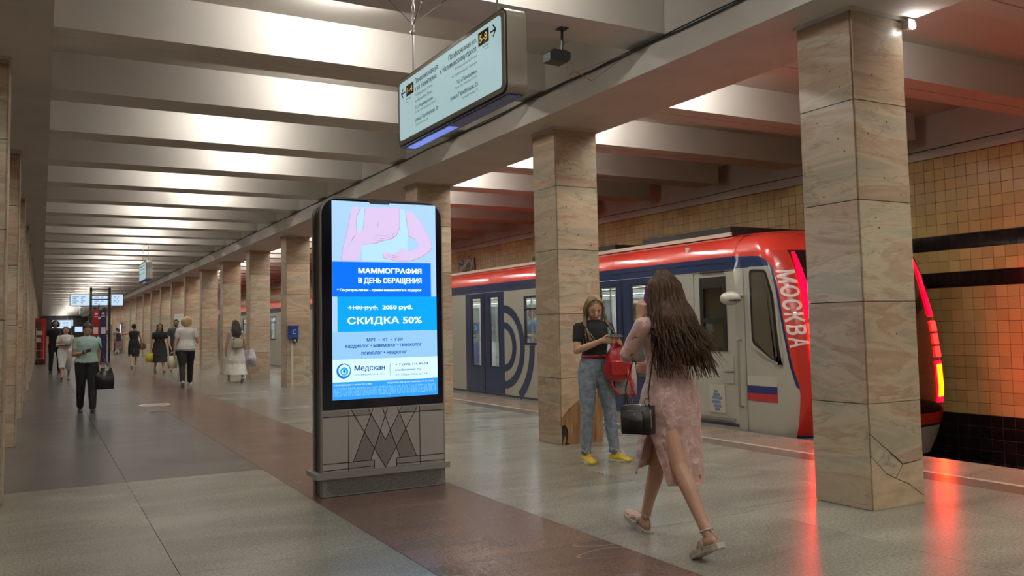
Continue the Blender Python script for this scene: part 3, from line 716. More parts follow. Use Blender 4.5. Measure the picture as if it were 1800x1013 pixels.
        for (a, b, c, d) in ((.2, .7, .39, .41), (.2, .6, .33, .345), (.2, .65, .2, .215), (.9, 1.4, .39, .41), (.95, 1.4, .3, .315), (1.0, 1.4, .2, .215)):
            bm = bmesh.new(); poly_prism(bm, R4(a, b, c, d), O, RR, UU, .0145, .0155); obj('text_line', bm, INKB, face)
    return t
hanging_sign((2.40, 5.125, 2.905), 'large lit direction sign with Russian street names hanging overhead above the kiosk', None, True)
hanging_sign((2.40, 24.6, 2.92), 'small distant lit sign hanging mid hall beyond the first, above the walkers', None, False)
hanging_sign((2.40, 67, 2.92), 'tiny hanging sign far down the hall beyond the information stand', None, False)

# ------------------------------------------------------------------ security camera box under the first rib
t = thing('security_camera', 'black faceted camera box hanging from the ceiling rib right of the large hanging sign', 'camera', (3.75, 6.0, 3.54))
bm = bmesh.new(); poly_prism(bm, [(-.10, -.045), (.06, -.05), (.10, -.02), (.10, .045), (.05, .055), (-.06, .055), (-.10, .02)], Vector((0, 0, 0)), XV, ZV, -.06, .06); bevel(bm, .008); obj('housing', bm, BLACK, t)
bm = bmesh.new(); tube(bm, [(.05, 0, .04), (.06, 0, .262)], .012, 8); box(bm, .02, .10, -.04, .04, .25, .262); obj('bracket', bm, BLACK, t)
bm = bmesh.new(); tube(bm, [(.1, 0, .02), (.16, .1, -.12), (.3, .2, -.02), (.55, .3, -.05), (.88, .2, .20)], .004, 6); tube(bm, [(.1, 0, .0), (.2, .05, -.09), (.28, .1, -.05), (.88, .1, .21)], .003, 6); obj('lead', bm, STEEL, t)
# bright lamp on the near column
t = thing('column_spotlight', 'small glaring white lamp fixed near the top of the closest marble column', 'lamp', (5.56, 4.03, 3.44))
bm = bmesh.new(); box(bm, -.02, .05, -.03, .03, -.01, .06); bevel(bm, .008); obj('housing', bm, M('lamp_grey', (.5, .5, .5), .4), t)
bm = bmesh.new(); blob(bm, (.015, -.035, .01), (.028, .02, .028), 12, 8); obj('bulb', bm, E('spot_bulb', (1, .97, .95), 90), t)

# ------------------------------------------------------------------ call box on the fifth column
t = thing('call_box', 'blue call box with a white handset mark on a marble column', 'call box', (5.13, CY1 + 16, 1.22))
BLUE = M('call_box_blue', (.01, .05, .26), .35)
bm = bmesh.new(); box(bm, -.10, .10, -.13, 0, -.10, .18); bevel(bm, .012); obj('housing', bm, BLUE, t)
bm = bmesh.new(); box(bm, -.11, .11, -.145, 0, .17, .19); bevel(bm, .012); obj('hood', bm, BLUE, t)
bm = bmesh.new(); pr = []
for i in range(9):
    a = math.radians(110 + 140 * i / 8); pr.append((.03 + .055 * math.cos(a) * 1.0, .05 + .055 * math.sin(a)))
for a, b in zip(pr, pr[1:]): stroke(bm, a, b, .014, Vector((0, -.13, 0)), XV, ZV, 0, .002)
stroke(bm, pr[0], (pr[0][0] + .025, pr[0][1] - .012), .022, Vector((0, -.13, 0)), XV, ZV, 0, .002); stroke(bm, pr[-1], (pr[-1][0] + .025, pr[-1][1] + .012), .022, Vector((0, -.13, 0)), XV, ZV, 0, .002)
obj('handset_mark', bm, M('white_paint', (.7, .7, .7), .4), t)
bm = bmesh.new(); box(bm, -.02, .09, -.10, 0, -.20, -.10); bevel(bm, .01); obj('lower_case', bm, BLACK, t)
bm = bmesh.new(); box(bm, 0, .055, -.105, -.1, -.17, -.12); obj('white_label', bm, MATS['white_paint'], t)
bm = bmesh.new(); box(bm, -.045, .005, -.035, -.002, -1.22, -.12); bevel(bm, .008); obj('conduit', bm, M('pale_conduit', (.55, .50, .42), .4), t)
# letters fixed above it
bm = bmesh.new()
for i, u in enumerate((5.06, 5.17, 5.28)):
    f_ = lambda a, b: (u + a, 1.52 + b)
# posters
def poster(x0, x1, y, z0, z1, lab):
    t = thing('notice_board', lab, 'poster', ((x0 + x1) / 2, y, z0))
    obj('board', BX((x0 - x1) / 2, (x1 - x0) / 2, -.012, 0, 0, z1 - z0), M('poster_paper', (.62, .60, .55), .5), t)
    bm = bmesh.new()
    for i in range(9): box(bm, (x0 - x1) / 2 + .06, (x1 - x0) / 2 - .06 - (i % 3) * .05, -.0135, -.012, (z1 - z0) * (.9 - i * .09) - .012, (z1 - z0) * (.9 - i * .09))
    obj('printed_line', bm, M('print_grey', (.3, .3, .3), .6), t)
poster(5.08, 5.50, CY1 + 36 - .001, .95, 2.12, 'white notice board on a distant right column behind the walking couple')
# silver relief panel on the track wall
t = thing('relief_panel', 'silver relief panel with swirls high on the yellow tiled track wall', 'panel', (WALLX - .02, 22.95, 3.08))
sm = bpy.data.materials.new('silver_swirl'); sm.use_nodes = True; nn = sm.node_tree.nodes; b = nn['Principled BSDF']; b.inputs['Metallic'].default_value = .8; b.inputs['Roughness'].default_value = .3
wv = nn.new('ShaderNodeTexWave'); wv.inputs['Scale'].default_value = 3; wv.inputs['Distortion'].default_value = 9; wv.inputs['Detail'].default_value = 1
tc = nn.new('ShaderNodeTexCoord'); sm.node_tree.links.new(tc.outputs['Object'], wv.inputs['Vector'])
cr = nn.new('ShaderNodeValToRGB'); cr.color_ramp.elements[0].color = (.2, .2, .19, 1); cr.color_ramp.elements[1].color = (.75, .74, .7, 1); sm.node_tree.links.new(wv.outputs[0], cr.inputs[0]); sm.node_tree.links.new(cr.outputs[0], b.inputs[0])
bp = nn.new('ShaderNodeBump'); bp.inputs['Distance'].default_value = .03; sm.node_tree.links.new(wv.outputs[0], bp.inputs['Height']); sm.node_tree.links.new(bp.outputs[0], b.inputs['Normal'])
obj('plate', BX(-.03, 0, -.52, .52, -.22, .22), sm, t); bm = bmesh.new(); box(bm, -.02, .01, -.55, .55, -.25, .25); bevel(bm, .012); obj('frame', bm, SILVER, t)

# ------------------------------------------------------------------ far hall furniture
RED = M('red_paint', (.36, .012, .015), .35); NB = M('navy_paint', (.012, .02, .09), .35); WP = MATS['white_paint']
t = thing('information_stand', 'red and navy information stand between two tall dark posts in mid hall', 'stand', (2.4, 45, 0))
bm = bmesh.new(); box(bm, -.31, -.01, -.15, .15, .0, 2.44); obj('red_panel', bm, RED, t)
bm = bmesh.new(); box(bm, -.01, .28, -.15, .15, .0, 2.44); obj('navy_panel', bm, NB, t)
for x in (-.38, .42): obj('post', BX(x - .05, x + .05, -.06, .06, 0, 3.5), BLACK, t)
for z in (3.40, 3.1, 2.92, 2.62): obj('rung', BX(-.33, .37, -.03, .03, z, z + .045), BLACK, t)
for x0, x1, z0, z1 in ((-.27, -.07, 1.32, 1.62), (.05, .25, 1.32, 1.62)): obj('notice', BX(x0, x1, -.16, -.15, z0, z1), WP, t)
bm = bmesh.new()
for cx_, cz in ((-.16, 2.25), (.14, 2.27), (-.01, 2.06)): blob(bm, (cx_, -.152, cz), (.07, .006, .055), 12, 8)
obj('emblem', bm, WP, t)
bm = bmesh.new(); box(bm, -.24, -.08, -.155, -.15, 2.10, 2.14); box(bm, .06, .22, -.155, -.15, 2.12, 2.16); obj('caption', bm, WP, t)
bm = bmesh.new(); tube(bm, [(-.05, 0, 2.44), (-.03, 0, 2.75)], .02, 6); blob(bm, (-.2, 0, 2.52), (.08, .08, .06)); blob(bm, (.18, 0, 2.52), (.09, .08, .06)); obj('speaker', bm, BLACK, t)
def lit_sign(x0, x1, y, z0, z1, lab, mat=None):
    t = thing('lit_sign', lab, 'sign', ((x0 + x1) / 2, y, z0))
    h = (x1 - x0) / 2
    bm = bmesh.new(); poly_prism(bm, rrect(-h, h, 0, z1 - z0, .06, 4), Vector((0, 0, 0)), XV, ZV, -.12, 0); obj('casing', bm, BRONZE, t)
    bm = bmesh.new(); poly_prism(bm, rrect(-h + .03, h - .03, .03, z1 - z0 - .03, .04, 4), Vector((0, 0, 0)), XV, ZV, 0, .006); f_ = obj('lit_face', bm, mat or LITB, t)
    bm = bmesh.new()
    for i in range(4):
        zz = (z1 - z0) * (.72 - i * .16)
        for a, b in ((-h + .12, -h * .1), (h * .1, h - .2)): poly_prism(bm, R4(a, b - (i % 2) * .1, zz, zz + .025), Vector((0, 0, 0)), XV, ZV, .006, .008)
    obj('text_line', bm, M('sign_grey_ink', (.12, .15, .2), .5), f_)
    for x in (-h * .6, h * .6): obj('rod', BX(x - .012, x + .012, .04, .064, z1 - z0, (4.195 if z1 > 3 else 3.81) - z0), STEEL, t)
    return t
lit_sign(1.13, 1.98, 44.9, 2.62, 3.2, 'lit white-blue sign left of the tall dark posts in mid hall')
lit_sign(2.86, 3.42, 44.9, 2.62, 3.2, 'lit white-blue sign right of the tall dark posts in mid hall')
lit_sign(2.06, 2.78, 45.3, 2.62, 3.2, 'lit white-blue sign behind the rungs of the tall dark posts')
lit_sign(.9, 2.6, 96, 1.9, 2.75, 'long lit white-blue board at the far end of the hall')
t = thing('ticket_machine', 'tall red machine at the left far down the hall by the left columns', 'machine', (-.03, 44.6, 0))
bm = bmesh.new(); box(bm, -.22, .22, 0, 1.1, .02, 2.07); bevel(bm, .02); obj('cabinet', bm, RED, t)
obj('front_panel', BX(-.2, .02, -.015, 0, .3, 1.9), M('machine_dark', (.05, .03, .03), .5), t)
t = thing('goods_trolley', 'metal trolley rack with pale wooden frame in front of the red machine', 'trolley', (-.06, 43.6, 0))
bm = bmesh.new()
for x in (-.15, .16):
    for y in (0, .5): box(bm, x - .012, x + .012, y - .012, y + .012, .1, 1.62)
obj('frame', bm, M('pale_wood', (.55, .33, .2), .5), t)
bm = bmesh.new()
for z in (.25, .62, .98, 1.3, 1.6): box(bm, -.16, .17, -.02, .52, z, z + .02)
obj('shelf', bm, M('shelf_brown', (.3, .18, .12), .5), t)
bm = bmesh.new()
for x in (-.12, .12):
    for y in (.04, .46): blob(bm, (x, y, .06), (.03, .06, .06), 10, 8)
box(bm, -.15, .2, -.1, .3, .10, .24); obj('wheel', bm, BLACK, t)
bm = bmesh.new(); box(bm, -.13, .05, .05, .4, 1.0, 1.2); box(bm, -.12, .1, .05, .4, 1.32, 1.5); obj('box_load', bm, M('pale_box', (.5, .45, .38), .6), t)
def lightbox(x, y, lab):
    t = thing('lightbox_stand', lab, 'lightbox', (x, y, 0))
    bm = bmesh.new(); box(bm, -.08, .08, -.5, .5, .05, 2.0); bevel(bm, .02); obj('frame', bm, SILVER, t)
    obj('lit_face', BX(-.09, -.08, -.44, .44, .5, 1.9), E('lightbox_blue', (.45, .65, 1), 1.3), t)
lightbox(4.55, 61, 'slim lit blue-white lightbox beside a far right column, nearer one'); lightbox(4.55, 71, 'slim lit blue-white lightbox beside a far right column, farther one')
# end of the hall: dark opening with screens
t = thing('exit_portal', 'dark stair opening with glowing screens closing the far end of the hall', 'portal', (2.3, 112, 0))
obj('dark_wall', BX(-2.4, 2.4, 0, .2, 0, 3.4), M('portal_dark', (.03, .028, .026), .6), t)
obj('screen', BX(-1.2, .9, -.05, 0, 2.3, 3.0), LITB, t); obj('screen', BX(1.1, 1.9, -.05, 0, 1.6, 2.2), LITB, t)
# floor details
t = thing('floor_sticker', 'round white and red sticker on the floor in mid hall', 'sticker', (1.83, 17.0, .0008))
bm = bmesh.new(); bmesh.ops.create_cone(bm, cap_ends=True, segments=36, radius1=.27, radius2=.27, depth=.0016); obj('white_rim', bm, M('sticker_white', (.6, .57, .5), .5), t)
bm = bmesh.new(); bmesh.ops.create_cone(bm, cap_ends=True, segments=36, radius1=.225, radius2=.225, depth=.0022); obj('red_centre', bm, M('sticker_dull_red', (.28, .16, .12), .5), t)
t = thing('floor_grate', 'small dark metal grate let into the floor near the round sticker', 'grate', (1.73, 15.6, 0))
obj('plate', BX(-.13, .13, -.12, .12, 0, .002), M('grate_dark', (.05, .05, .05), .5, .5), t)
# ------------------------------------------------------------------ metro train on the right track
TX = 7.45; TW = 2.70
BODY = M('train_body_grey', (.37, .365, .31), .34, .1, coat=.3)
BODYBLUE = M('train_blue', (.012, .028, .085), .3, coat=.4)
ROOFRED = M('train_red', (.56, .035, .022), .22, coat=.6)
RUB = M('window_rubber', (.008, .008, .008), .4)
GLASS = glass_mat('window_glass')
INTER = M('train_interior', (.62, .62, .58), .5)
def prof(i):
    return None
PROF = [(0, 2.11), (.012, 2.16), (.04, 2.22), (.10, 2.30), (.20, 2.365), (.42, 2.42), (.9, 2.45), (1.35, 2.46)]
def car(y0, y1, label, cab, group, doors, full):
    t = thing('metro_car', label, 'train', (0, y0, 0), 0, group)
    Ln = y1 - y0
    D0 = [d - y0 for d in doors]
    ya = 0 if not cab else 7.94 - y0
    # openings: (ya, yb, z0, z1)
    holes = [(d, d + 1.64, .03, 1.955) for d in D0]
    wins = []
    for i in range(len(D0) - 1): wins.append((D0[i] + 1.64 + .77, D0[i + 1] - .76, .975, 1.825))
    if cab: holes.append((7.94 - y0, 8.70 - y0, .06, 1.94)); 
    holes += wins
    bm = bmesh.new()
    ysb = sorted({ya, Ln} | {h[0] for h in holes} | {h[1] for h in holes}); zsb = sorted({-.35, .03, 1.955} | {h[2] for h in holes} | {h[3] for h in holes})
    for a, b in zip(ysb, ysb[1:]):
        for c, d in zip(zsb, zsb[1:]):
            m = ((a + b) / 2, (c + d) / 2)
            if any(h[0] < m[0] < h[1] and h[2] < m[1] < h[3] for h in holes): continue
            box(bm, TX, TX + .05, a, b, c, d)
    obj('side_wall', bm, BODY, t)
    bm = bmesh.new(); box(bm, TX - .006, TX + .05, ya, Ln, 1.955, 2.045); box(bm, TX - .012, TX + .05, ya, Ln, 2.045, 2.11); obj('blue_band', bm, BODYBLUE, t)
    obj('sill_line', BX(TX - .004, TX + .02, ya, Ln, .028, .062), BODYBLUE, t)
    # roof
    bm = bmesh.new(); pts = [(TX + a, z) for a, z in PROF] + [(TX + TW - a, z) for a, z in PROF[-2::-1]]
    y_r = ya if cab else 0
    A = [bm.verts.new((x, y_r, z)) for x, z in pts]; B = [bm.verts.new((x, Ln, z)) for x, z in pts]
    for i in range(len(pts) - 1): bm.faces.new((A[i], A[i + 1], B[i + 1], B[i]))
    obj('roof', bm, ROOFRED, t, smooth=True)
    # floor, ceiling, far wall, ends
    obj('interior_floor', BX(TX + .05, TX + TW - .05, y_r, Ln, -.3, .03), M('train_floor', (.12, .12, .13), .4), t)
    obj('interior_ceiling', BX(TX + .05, TX + TW - .05, y_r, Ln, 2.06, 2.1), INTER, t)
    bm = bmesh.new(); y = .4
    box(bm, TX + TW - .05, TX + TW, y_r, Ln, -.35, .9); box(bm, TX + TW - .05, TX + TW, y_r, Ln, 1.8, 2.11)
    for yy in [y_r + i * 1.5 for i in range(int((Ln - y_r) / 1.5) + 1)]: box(bm, TX + TW - .05, TX + TW, yy, min(Ln, yy + .35), .9, 1.8)
    obj('far_side_wall', bm, INTER, t)
    obj('far_window', BX(TX + TW - .02, TX + TW - .01, y_r, Ln, .9, 1.8), M('dark_window', (.16, .18, .19), .15), t)
    obj('end_wall', BX(TX + .05, TX + TW - .05, Ln - .05, Ln, -.3, 2.3), BODY, t)
    obj('end_wall', BX(TX + .05, TX + TW - .05, y_r + (.9 if cab else 0), y_r + (.95 if cab else .05), -.3, 2.3), INTER, t)
    s0 = y_r + (1.0 if cab else .1)
    for x in (8.25, 9.35): obj('ceiling_light', BX(x - .05, x + .05, s0, Ln - .1, 2.035, 2.058), E('train_light', (.95, .98, 1.0), 60), t)
    if full:
        bm = bmesh.new()
        for d in D0[:-1]: box(bm, TX + TW - .55, TX + TW - .06, d + 1.9, d + 4.2, .35, .47); box(bm, TX + TW - .14, TX + TW - .06, d + 1.9, d + 4.2, .47, .9)
        obj('seat', bm, M('train_seat_blue', (.02, .06, .2), .6), t)
        bm = bmesh.new()
        for d in D0:
            for y in (d - .15, d + 1.8): tube(bm, [(TX + .5, y, .03), (TX + .5, y, 2.06)], .018, 8); tube(bm, [(TX + TW - .6, y, .03), (TX + TW - .6, y, 2.06)], .018, 8)
        tube(bm, [(TX + .6, s0, 1.85), (TX + .6, Ln - .2, 1.85)], .015, 8); tube(bm, [(TX + TW - .6, s0, 1.85), (TX + TW - .6, Ln - .2, 1.85)], .015, 8)
        obj('handrail', bm, M('rail_yellow_steel', (.55, .5, .35), .3, .6), t)
    # doors: two leaves each with a tall window
    for d in D0:
        dr = bmesh.new()
        for (a, b, w0, w1) in ((d + .005, d + .815, d + .21, d + .60), (d + .825, d + 1.635, d + .94, d + 1.37)):
            x0, x1 = TX + .004, TX + .034
            box(dr, x0, x1, a, w0, .035, 1.95); box(dr, x0, x1, w1, b, .035, 1.95); box(dr, x0, x1, w0, w1, .035, .54); box(dr, x0, x1, w0, w1, 1.872, 1.95)
        do = obj('door', dr, BODYBLUE, t)
        for w0, w1 in ((d + .21, d + .60), (d + .94, d + 1.37)):
            bm = bmesh.new(); e = .022
            box(bm, TX, TX + .03, w0, w0 + e, .54, 1.872); box(bm, TX, TX + .03, w1 - e, w1, .54, 1.872); box(bm, TX, TX + .03, w0 + e, w1 - e, .54, .54 + e); box(bm, TX, TX + .03, w0 + e, w1 - e, 1.85, 1.872)
            obj('window_seal', bm, RUB, do)
            obj('window_pane', BX(TX + .015, TX + .02, w0 + e, w1 - e, .56, 1.85), GLASS, do)
        obj('door_seal', BX(TX + .0, TX + .03, d + .80, d + .84, .035, 1.95), RUB, do)
    for (a, b, z0, z1) in wins:
        bm = bmesh.new(); poly_prism(bm, rrect(a, b, z0, z1, .06, 4), Vector((TX, 0, 0)), YV, ZV, -.01, -.008)
        bm.free(); bm = bmesh.new(); e = .035
        box(bm, TX - .008, TX + .03, a, a + e, z0, z1); box(bm, TX - .008, TX + .03, b - e, b, z0, z1); box(bm, TX - .008, TX + .03, a + e, b - e, z0, z0 + e); box(bm, TX - .008, TX + .03, a + e, b - e, z1 - e, z1); box(bm, TX - .006, TX + .03, a + e, b - e, z1 - .24, z1 - .215)
        wo = obj('window_frame', bm, RUB, t); obj('window_pane', BX(TX + .01, TX + .014, a + e, b - e, z0 + e, z1 - e), GLASS, wo)
    # concentric blue arcs beside the doors
    for d in D0[1:]:
        cz = .93
        for nm, r0, r1, a0, a1 in (('blue_arc', .33, .45, -90, 90), ('blue_arc', .62, .76, -90, 90), ('blue_arc', .95, 1.10, -58, 2)):
            bm = bmesh.new(); pr = None; n = 36
            for i in range(n + 1):
                a = math.radians(a0 + (a1 - a0) * i / n); q = (.03 * math.cos(a))
                f_ = lambda r: Vector((TX - .0025, d - r * math.cos(a), cz + r * math.sin(a)))
                cur = (bm.verts.new(f_(r0 - q)), bm.verts.new(f_(r1)))
                if pr: bm.faces.new((pr[0], pr[1], cur[1], cur[0]))
                pr = cur
            o = obj(nm, bm, BODYBLUE, t)
    # underframe
    obj('underframe', BX(TX + .15, TX + TW - .15, ya + .3, Ln - .3, -.9, -.3), BLACK, t)
    return t
first = car(6.9, 26.2, 'rear car of the red, white and blue metro train with cab and red tail lights', True, None, [9.47, 13.95, 18.43, 22.91], True)
c2 = car(26.7, 46, 'metro car directly ahead of the rear car, seen through the column gaps', False, None, [29.1, 33.6, 38.1, 42.6], False)
for i in range(1, 4): dup(c2, (0, 26.7 + 19.8 * i, 0), 'metro car far ahead in the train, hidden behind the column row, %s from the rear' % ORD[i + 1], 'train cars ahead')
for o in list(bpy.data.objects):
    pass
bm = bmesh.new(); box(bm, TX + .35, TX + 2.35, 1.45, 3.3, 2.42, 2.54); box(bm, TX + .35, TX + 2.35, 4.0, 6.6, 2.42, 2.54); bevel(bm, .03); obj('roof_unit', bm, BLACK, first)
obj('roof_edge', BX(TX + .30, TX + .33, 1.4, 19, 2.405, 2.455), M('cream_trim', (.5, .45, .36), .5), first)

# nose shell: rounded plan, raked face
ZL = [-.38, -.30, -.2, -.1, 0, .1, .25, .45, .7, .95, 1.2, 1.45, 1.7, 1.9, 2.05, 2.13, 2.20, 2.28, 2.345, 2.40, 2.44, 2.455]
def lerp_tab(x, tab):
    if x <= tab[0][0]: return tab[0][1]
    for (a, b), (c, d) in zip(tab, tab[1:]):
        if x <= c: return b + (d - b) * (x - a) / (c - a)
    return tab[-1][1]
YF = [(-.4, 7.02), (-.1, 6.93), (.15, 6.86), (.45, 6.83), (.8, 6.85), (1.2, 6.90), (1.6, 7.0), (1.9, 7.09), (2.1, 7.17), (2.2, 7.24), (2.3, 7.33), (2.38, 7.45), (2.43, 7.6), (2.46, 7.85)]
INS = [(-.4, .10), (-.2, .03), (0, 0), (2.11, 0), (2.16, .012), (2.22, .04), (2.30, .10), (2.365, .20), (2.42, .42), (2.45, .85), (2.46, 1.1)]
NE = 2.6; DEP = .36
def plan(z, s):
    """point on the shell at height z, s = arc position: s<0 along the flat side (metres), 0..1 side tangent to nose centre"""
    ins = lerp_tab(z, INS); yf = lerp_tab(z, YF); hw = TW / 2 - ins
    if s < 0: return Vector((TX + ins, min(7.94, yf + DEP - s), z))
    th = s * PI / 2
    c, sn = max(0, math.cos(th)) ** (2 / NE), max(0, math.sin(th)) ** (2 / NE)
    return Vector((TX + TW / 2 - hw * c, yf + DEP * (1 - sn), z))
bm = bmesh.new(); rows_ = []
SS = [-1.2, -.5, -.3, -.15, -.05] + [i / 18 for i in range(19)]
for z in ZL:
    half = [plan(z, s) for s in SS]; half[0].y = 7.94
    full_ = half + [Vector((2 * (TX + TW / 2) - p.x, p.y, p.z)) for p in half[-2::-1]]
    rows_.append([bm.verts.new(p - Vector((0, 6.9, 0))) for p in full_])
for a, b in zip(rows_, rows_[1:]):
    for j in range(len(a) - 1): bm.faces.new((a[j], a[j + 1], b[j + 1], b[j]))
# shell material: red hood, grey side, dark windscreen by position on the car
nm_ = bpy.data.materials.new('nose_paint'); nm_.use_nodes = True; nt = nm_.node_tree; N = nt.nodes; L = nt.links; b = N['Principled BSDF']; b.inputs['Roughness'].default_value = .25; b.inputs['Coat Weight'].default_value = .5
tc = N.new('ShaderNodeTexCoord'); sp = N.new('ShaderNodeSeparateXYZ'); L.new(tc.outputs['Object'], sp.inputs[0])
def mth(op, a, b_=None):
    n = N.new('ShaderNodeMath'); n.operation = op
    for i, v in enumerate((a, b_)):
        if v is None: continue
        if isinstance(v, (int, float)): n.inputs[i].default_value = v
        else: L.new(v, n.inputs[i])
    return n.outputs[0]
zr = N.new('ShaderNodeMapRange'); zr.inputs['From Min'].default_value = -.4; zr.inputs['From Max'].default_value = 2.5; L.new(sp.outputs[2], zr.inputs[0])
fc = N.new('ShaderNodeFloatCurve'); L.new(zr.outputs[0], fc.inputs['Value'])
cv = fc.mapping.curves[0]
CUR = [(-.4, 6.6), (.10, 6.70), (.28, 6.84), (.56, 7.03), (.8, 7.09), (1.07, 7.14), (1.66, 7.255), (1.93, 7.33), (2.03, 7.42), (2.085, 7.52), (2.11, 7.98), (2.5, 8.0)]
for i, (z, y) in enumerate(CUR):
    px, py = (z + .4) / 2.9, (y - 6.5) / 1.6
    if i == 0: cv.points[0].location = (px, py)
    elif i == len(CUR) - 1: cv.points[1].location = (px, py)
for (z, y) in CUR[1:-1]: cv.points.new((z + .4) / 2.9, (y - 6.5) / 1.6)
for p in cv.points: p.handle_type = 'VECTOR'
fc.mapping.update()
thr = mth('ADD', mth('MULTIPLY', fc.outputs[0], 1.6), 6.5 - 6.9)
red = mth('LESS_THAN', sp.outputs[1], thr)
blu = mth('MAXIMUM', mth('LESS_THAN', sp.outputs[1], mth('ADD', thr, .028)), mth('GREATER_THAN', sp.outputs[2], 1.955))
ax = mth('ABSOLUTE', mth('SUBTRACT', sp.outputs[0], TX + TW / 2))
side_only = mth('GREATER_THAN', ax, .0)
def mixc(f, c1, c2):
    n = N.new('ShaderNodeMix'); n.data_type = 'RGBA'
    L.new(f, n.inputs[0])
    for i, c in ((6, c1), (7, c2)):
        if isinstance(c, tuple): n.inputs[i].default_value = (*c, 1)
        else: L.new(c, n.inputs[i])
    return n.outputs[2]
col = mixc(blu, (.37, .365, .31), (.012, .028, .085)); col = mixc(red, col, (.56, .035, .022))
front = mth('LESS_THAN', ax, 1.28)
low = mth('LESS_THAN', sp.outputs[2], -.03); blue_l = mth('LESS_THAN', sp.outputs[2], .0)
colf = mixc(blue_l, (.45, .03, .02), (.012, .028, .085)); colf = mixc(low, colf, (.37, .365, .31))
scrn = mth('MULTIPLY', mth('MULTIPLY', mth('GREATER_THAN', sp.outputs[2], .14), mth('LESS_THAN', sp.outputs[2], 2.14)), mth('LESS_THAN', ax, 1.10))
colf = mixc(scrn, colf, (.012, .006, .007))
redf = mth('MULTIPLY', mth('GREATER_THAN', sp.outputs[2], .14), mth('GREATER_THAN', ax, 1.10)); 
frontz = mth('MULTIPLY', mth('LESS_THAN', sp.outputs[1], mth('SUBTRACT', thr, -.0)), front)
col = mixc(mth('MULTIPLY', front, mth('LESS_THAN', sp.outputs[2], 2.14)), col, colf)
L.new(col, b.inputs['Base Color'])
obj('nose_shell', bm, nm_, first, smooth=True)
# tail light strips, segments and lamps on both corners of the nose
def shell_patch(z0, z1, s0, s1, off, nz=10, ns=4, mirror=False, s0b=None, s1b=None):
    bm = bmesh.new(); g = []
    s0b = s0 if s0b is None else s0b; s1b = s1 if s1b is None else s1b
    for i in range(nz + 1):
        z = z0 + (z1 - z0) * i / nz; r = []; k_ = i / nz
        a, b_ = s0 + (s0b - s0) * k_, s1 + (s1b - s1) * k_
        for j in range(ns + 1):
            s = a + (b_ - a) * j / ns; p = plan(z, s); q = plan(z, s + .01); d = (q - p).normalized(); n_ = Vector((d.y, -d.x, 0))
            if n_.y > 0 and n_.x > 0: n_ = -n_
            p = p + n_ * off * (1 if n_.x < 0 or n_.y < 0 else -1) - Vector((0, 6.9, 0))
            if mirror: p.x = 2 * (TX + TW / 2) - p.x
            r.append(bm.verts.new(p))
        g.append(r)
    for a, b_ in zip(g, g[1:]):
        for j in range(ns): bm.faces.new((a[j], a[j + 1], b_[j + 1], b_[j]))
    return bm
RS = E('red_strip', (1, .0, .006), TAIL); RA = E('tail_lamp_amber', (1, .03, .0), TAIL * 6); RD_ = E('red_segment', (1, .006, .006), TAIL * 1.0)
for mi in (False, True):
    o = obj('red_light_strip', shell_patch(1.33, 2.12, .42, .54, .012, mirror=mi, s0b=.47, s1b=.50), RS, first)
    for z0, z1 in ((1.14, 1.27), (.98, 1.11), (.82, .95)): obj('red_light_segment', shell_patch(z0, z1, .41, .55, .012, mirror=mi), RD_, first)
    obj('tail_lamp', shell_patch(.33, .73, .44, .55, .014, mirror=mi), RA, first)
    obj('tail_lamp_rim', shell_patch(.26, .77, .42, .57, .008, mirror=mi), RS, first)
# near side: strip seen along the edge of the red hood
# lettering on the hood, reading downwards, bent round the shell
def arc_table(z):
    pts = [plan(z, s) for s in [-.6 + .02 * i for i in range(30)]] + [plan(z, i / 60) for i in range(45)]
    return pts
def hood_map(u, v):
    # u: 0..1 down the hood, v: 0..1 from the outer (nose) edge back
    z = 1.90 - u * .93
    y_back = lerp_tab(z, [(a, b_) for a, b_ in CUR]) - .012
    pts = arc_table(z); tgt = (1 - v) * .23; acc = 0; prev = None
    for p in pts:
        if prev is None or p.y > y_back: prev = p; continue
        seg = (p - prev).length
        if prev.y > y_back: seg *= (y_back - p.y) / max(1e-6, prev.y - p.y)
        if acc + seg >= tgt:
            k_ = (tgt - acc) / max(seg, 1e-6); r = prev.lerp(p, k_)
            n_ = Vector(((p - prev).y, -(p - prev).x, 0)).normalized()
            if n_.x > 0: n_ = -n_
            return r + n_ * .006 - Vector((0, 6.9, 0))
        acc += seg; prev = p
    return prev - Vector((0, 6.9, 0))
WHP = M('white_letters', (.75, .62, .58), .35)
words = 'МОСКВА'; adv = [.20, .175, .165, .15, .155, .155]; u = 0
for ch, a in zip(words, adv):
    lettering(ch, (u, u + a - .03, .02, .98), lambda p, q: hood_map(p, 1 - q), WHP, first, .025, name='letter_' + str(words.index(ch)) if 0 else 'letter')
    u += a
# side window of the cab (driver)
def side_poly(name, pts, mat, off, par=first, th=.006):
    bm = bmesh.new(); poly_prism(bm, [(y - 6.9, z) for y, z in pts], Vector((TX, 0, 0)), YV, ZV, -off - th, -off)
    bm2 = bm; return obj(name, bm2, mat, par)
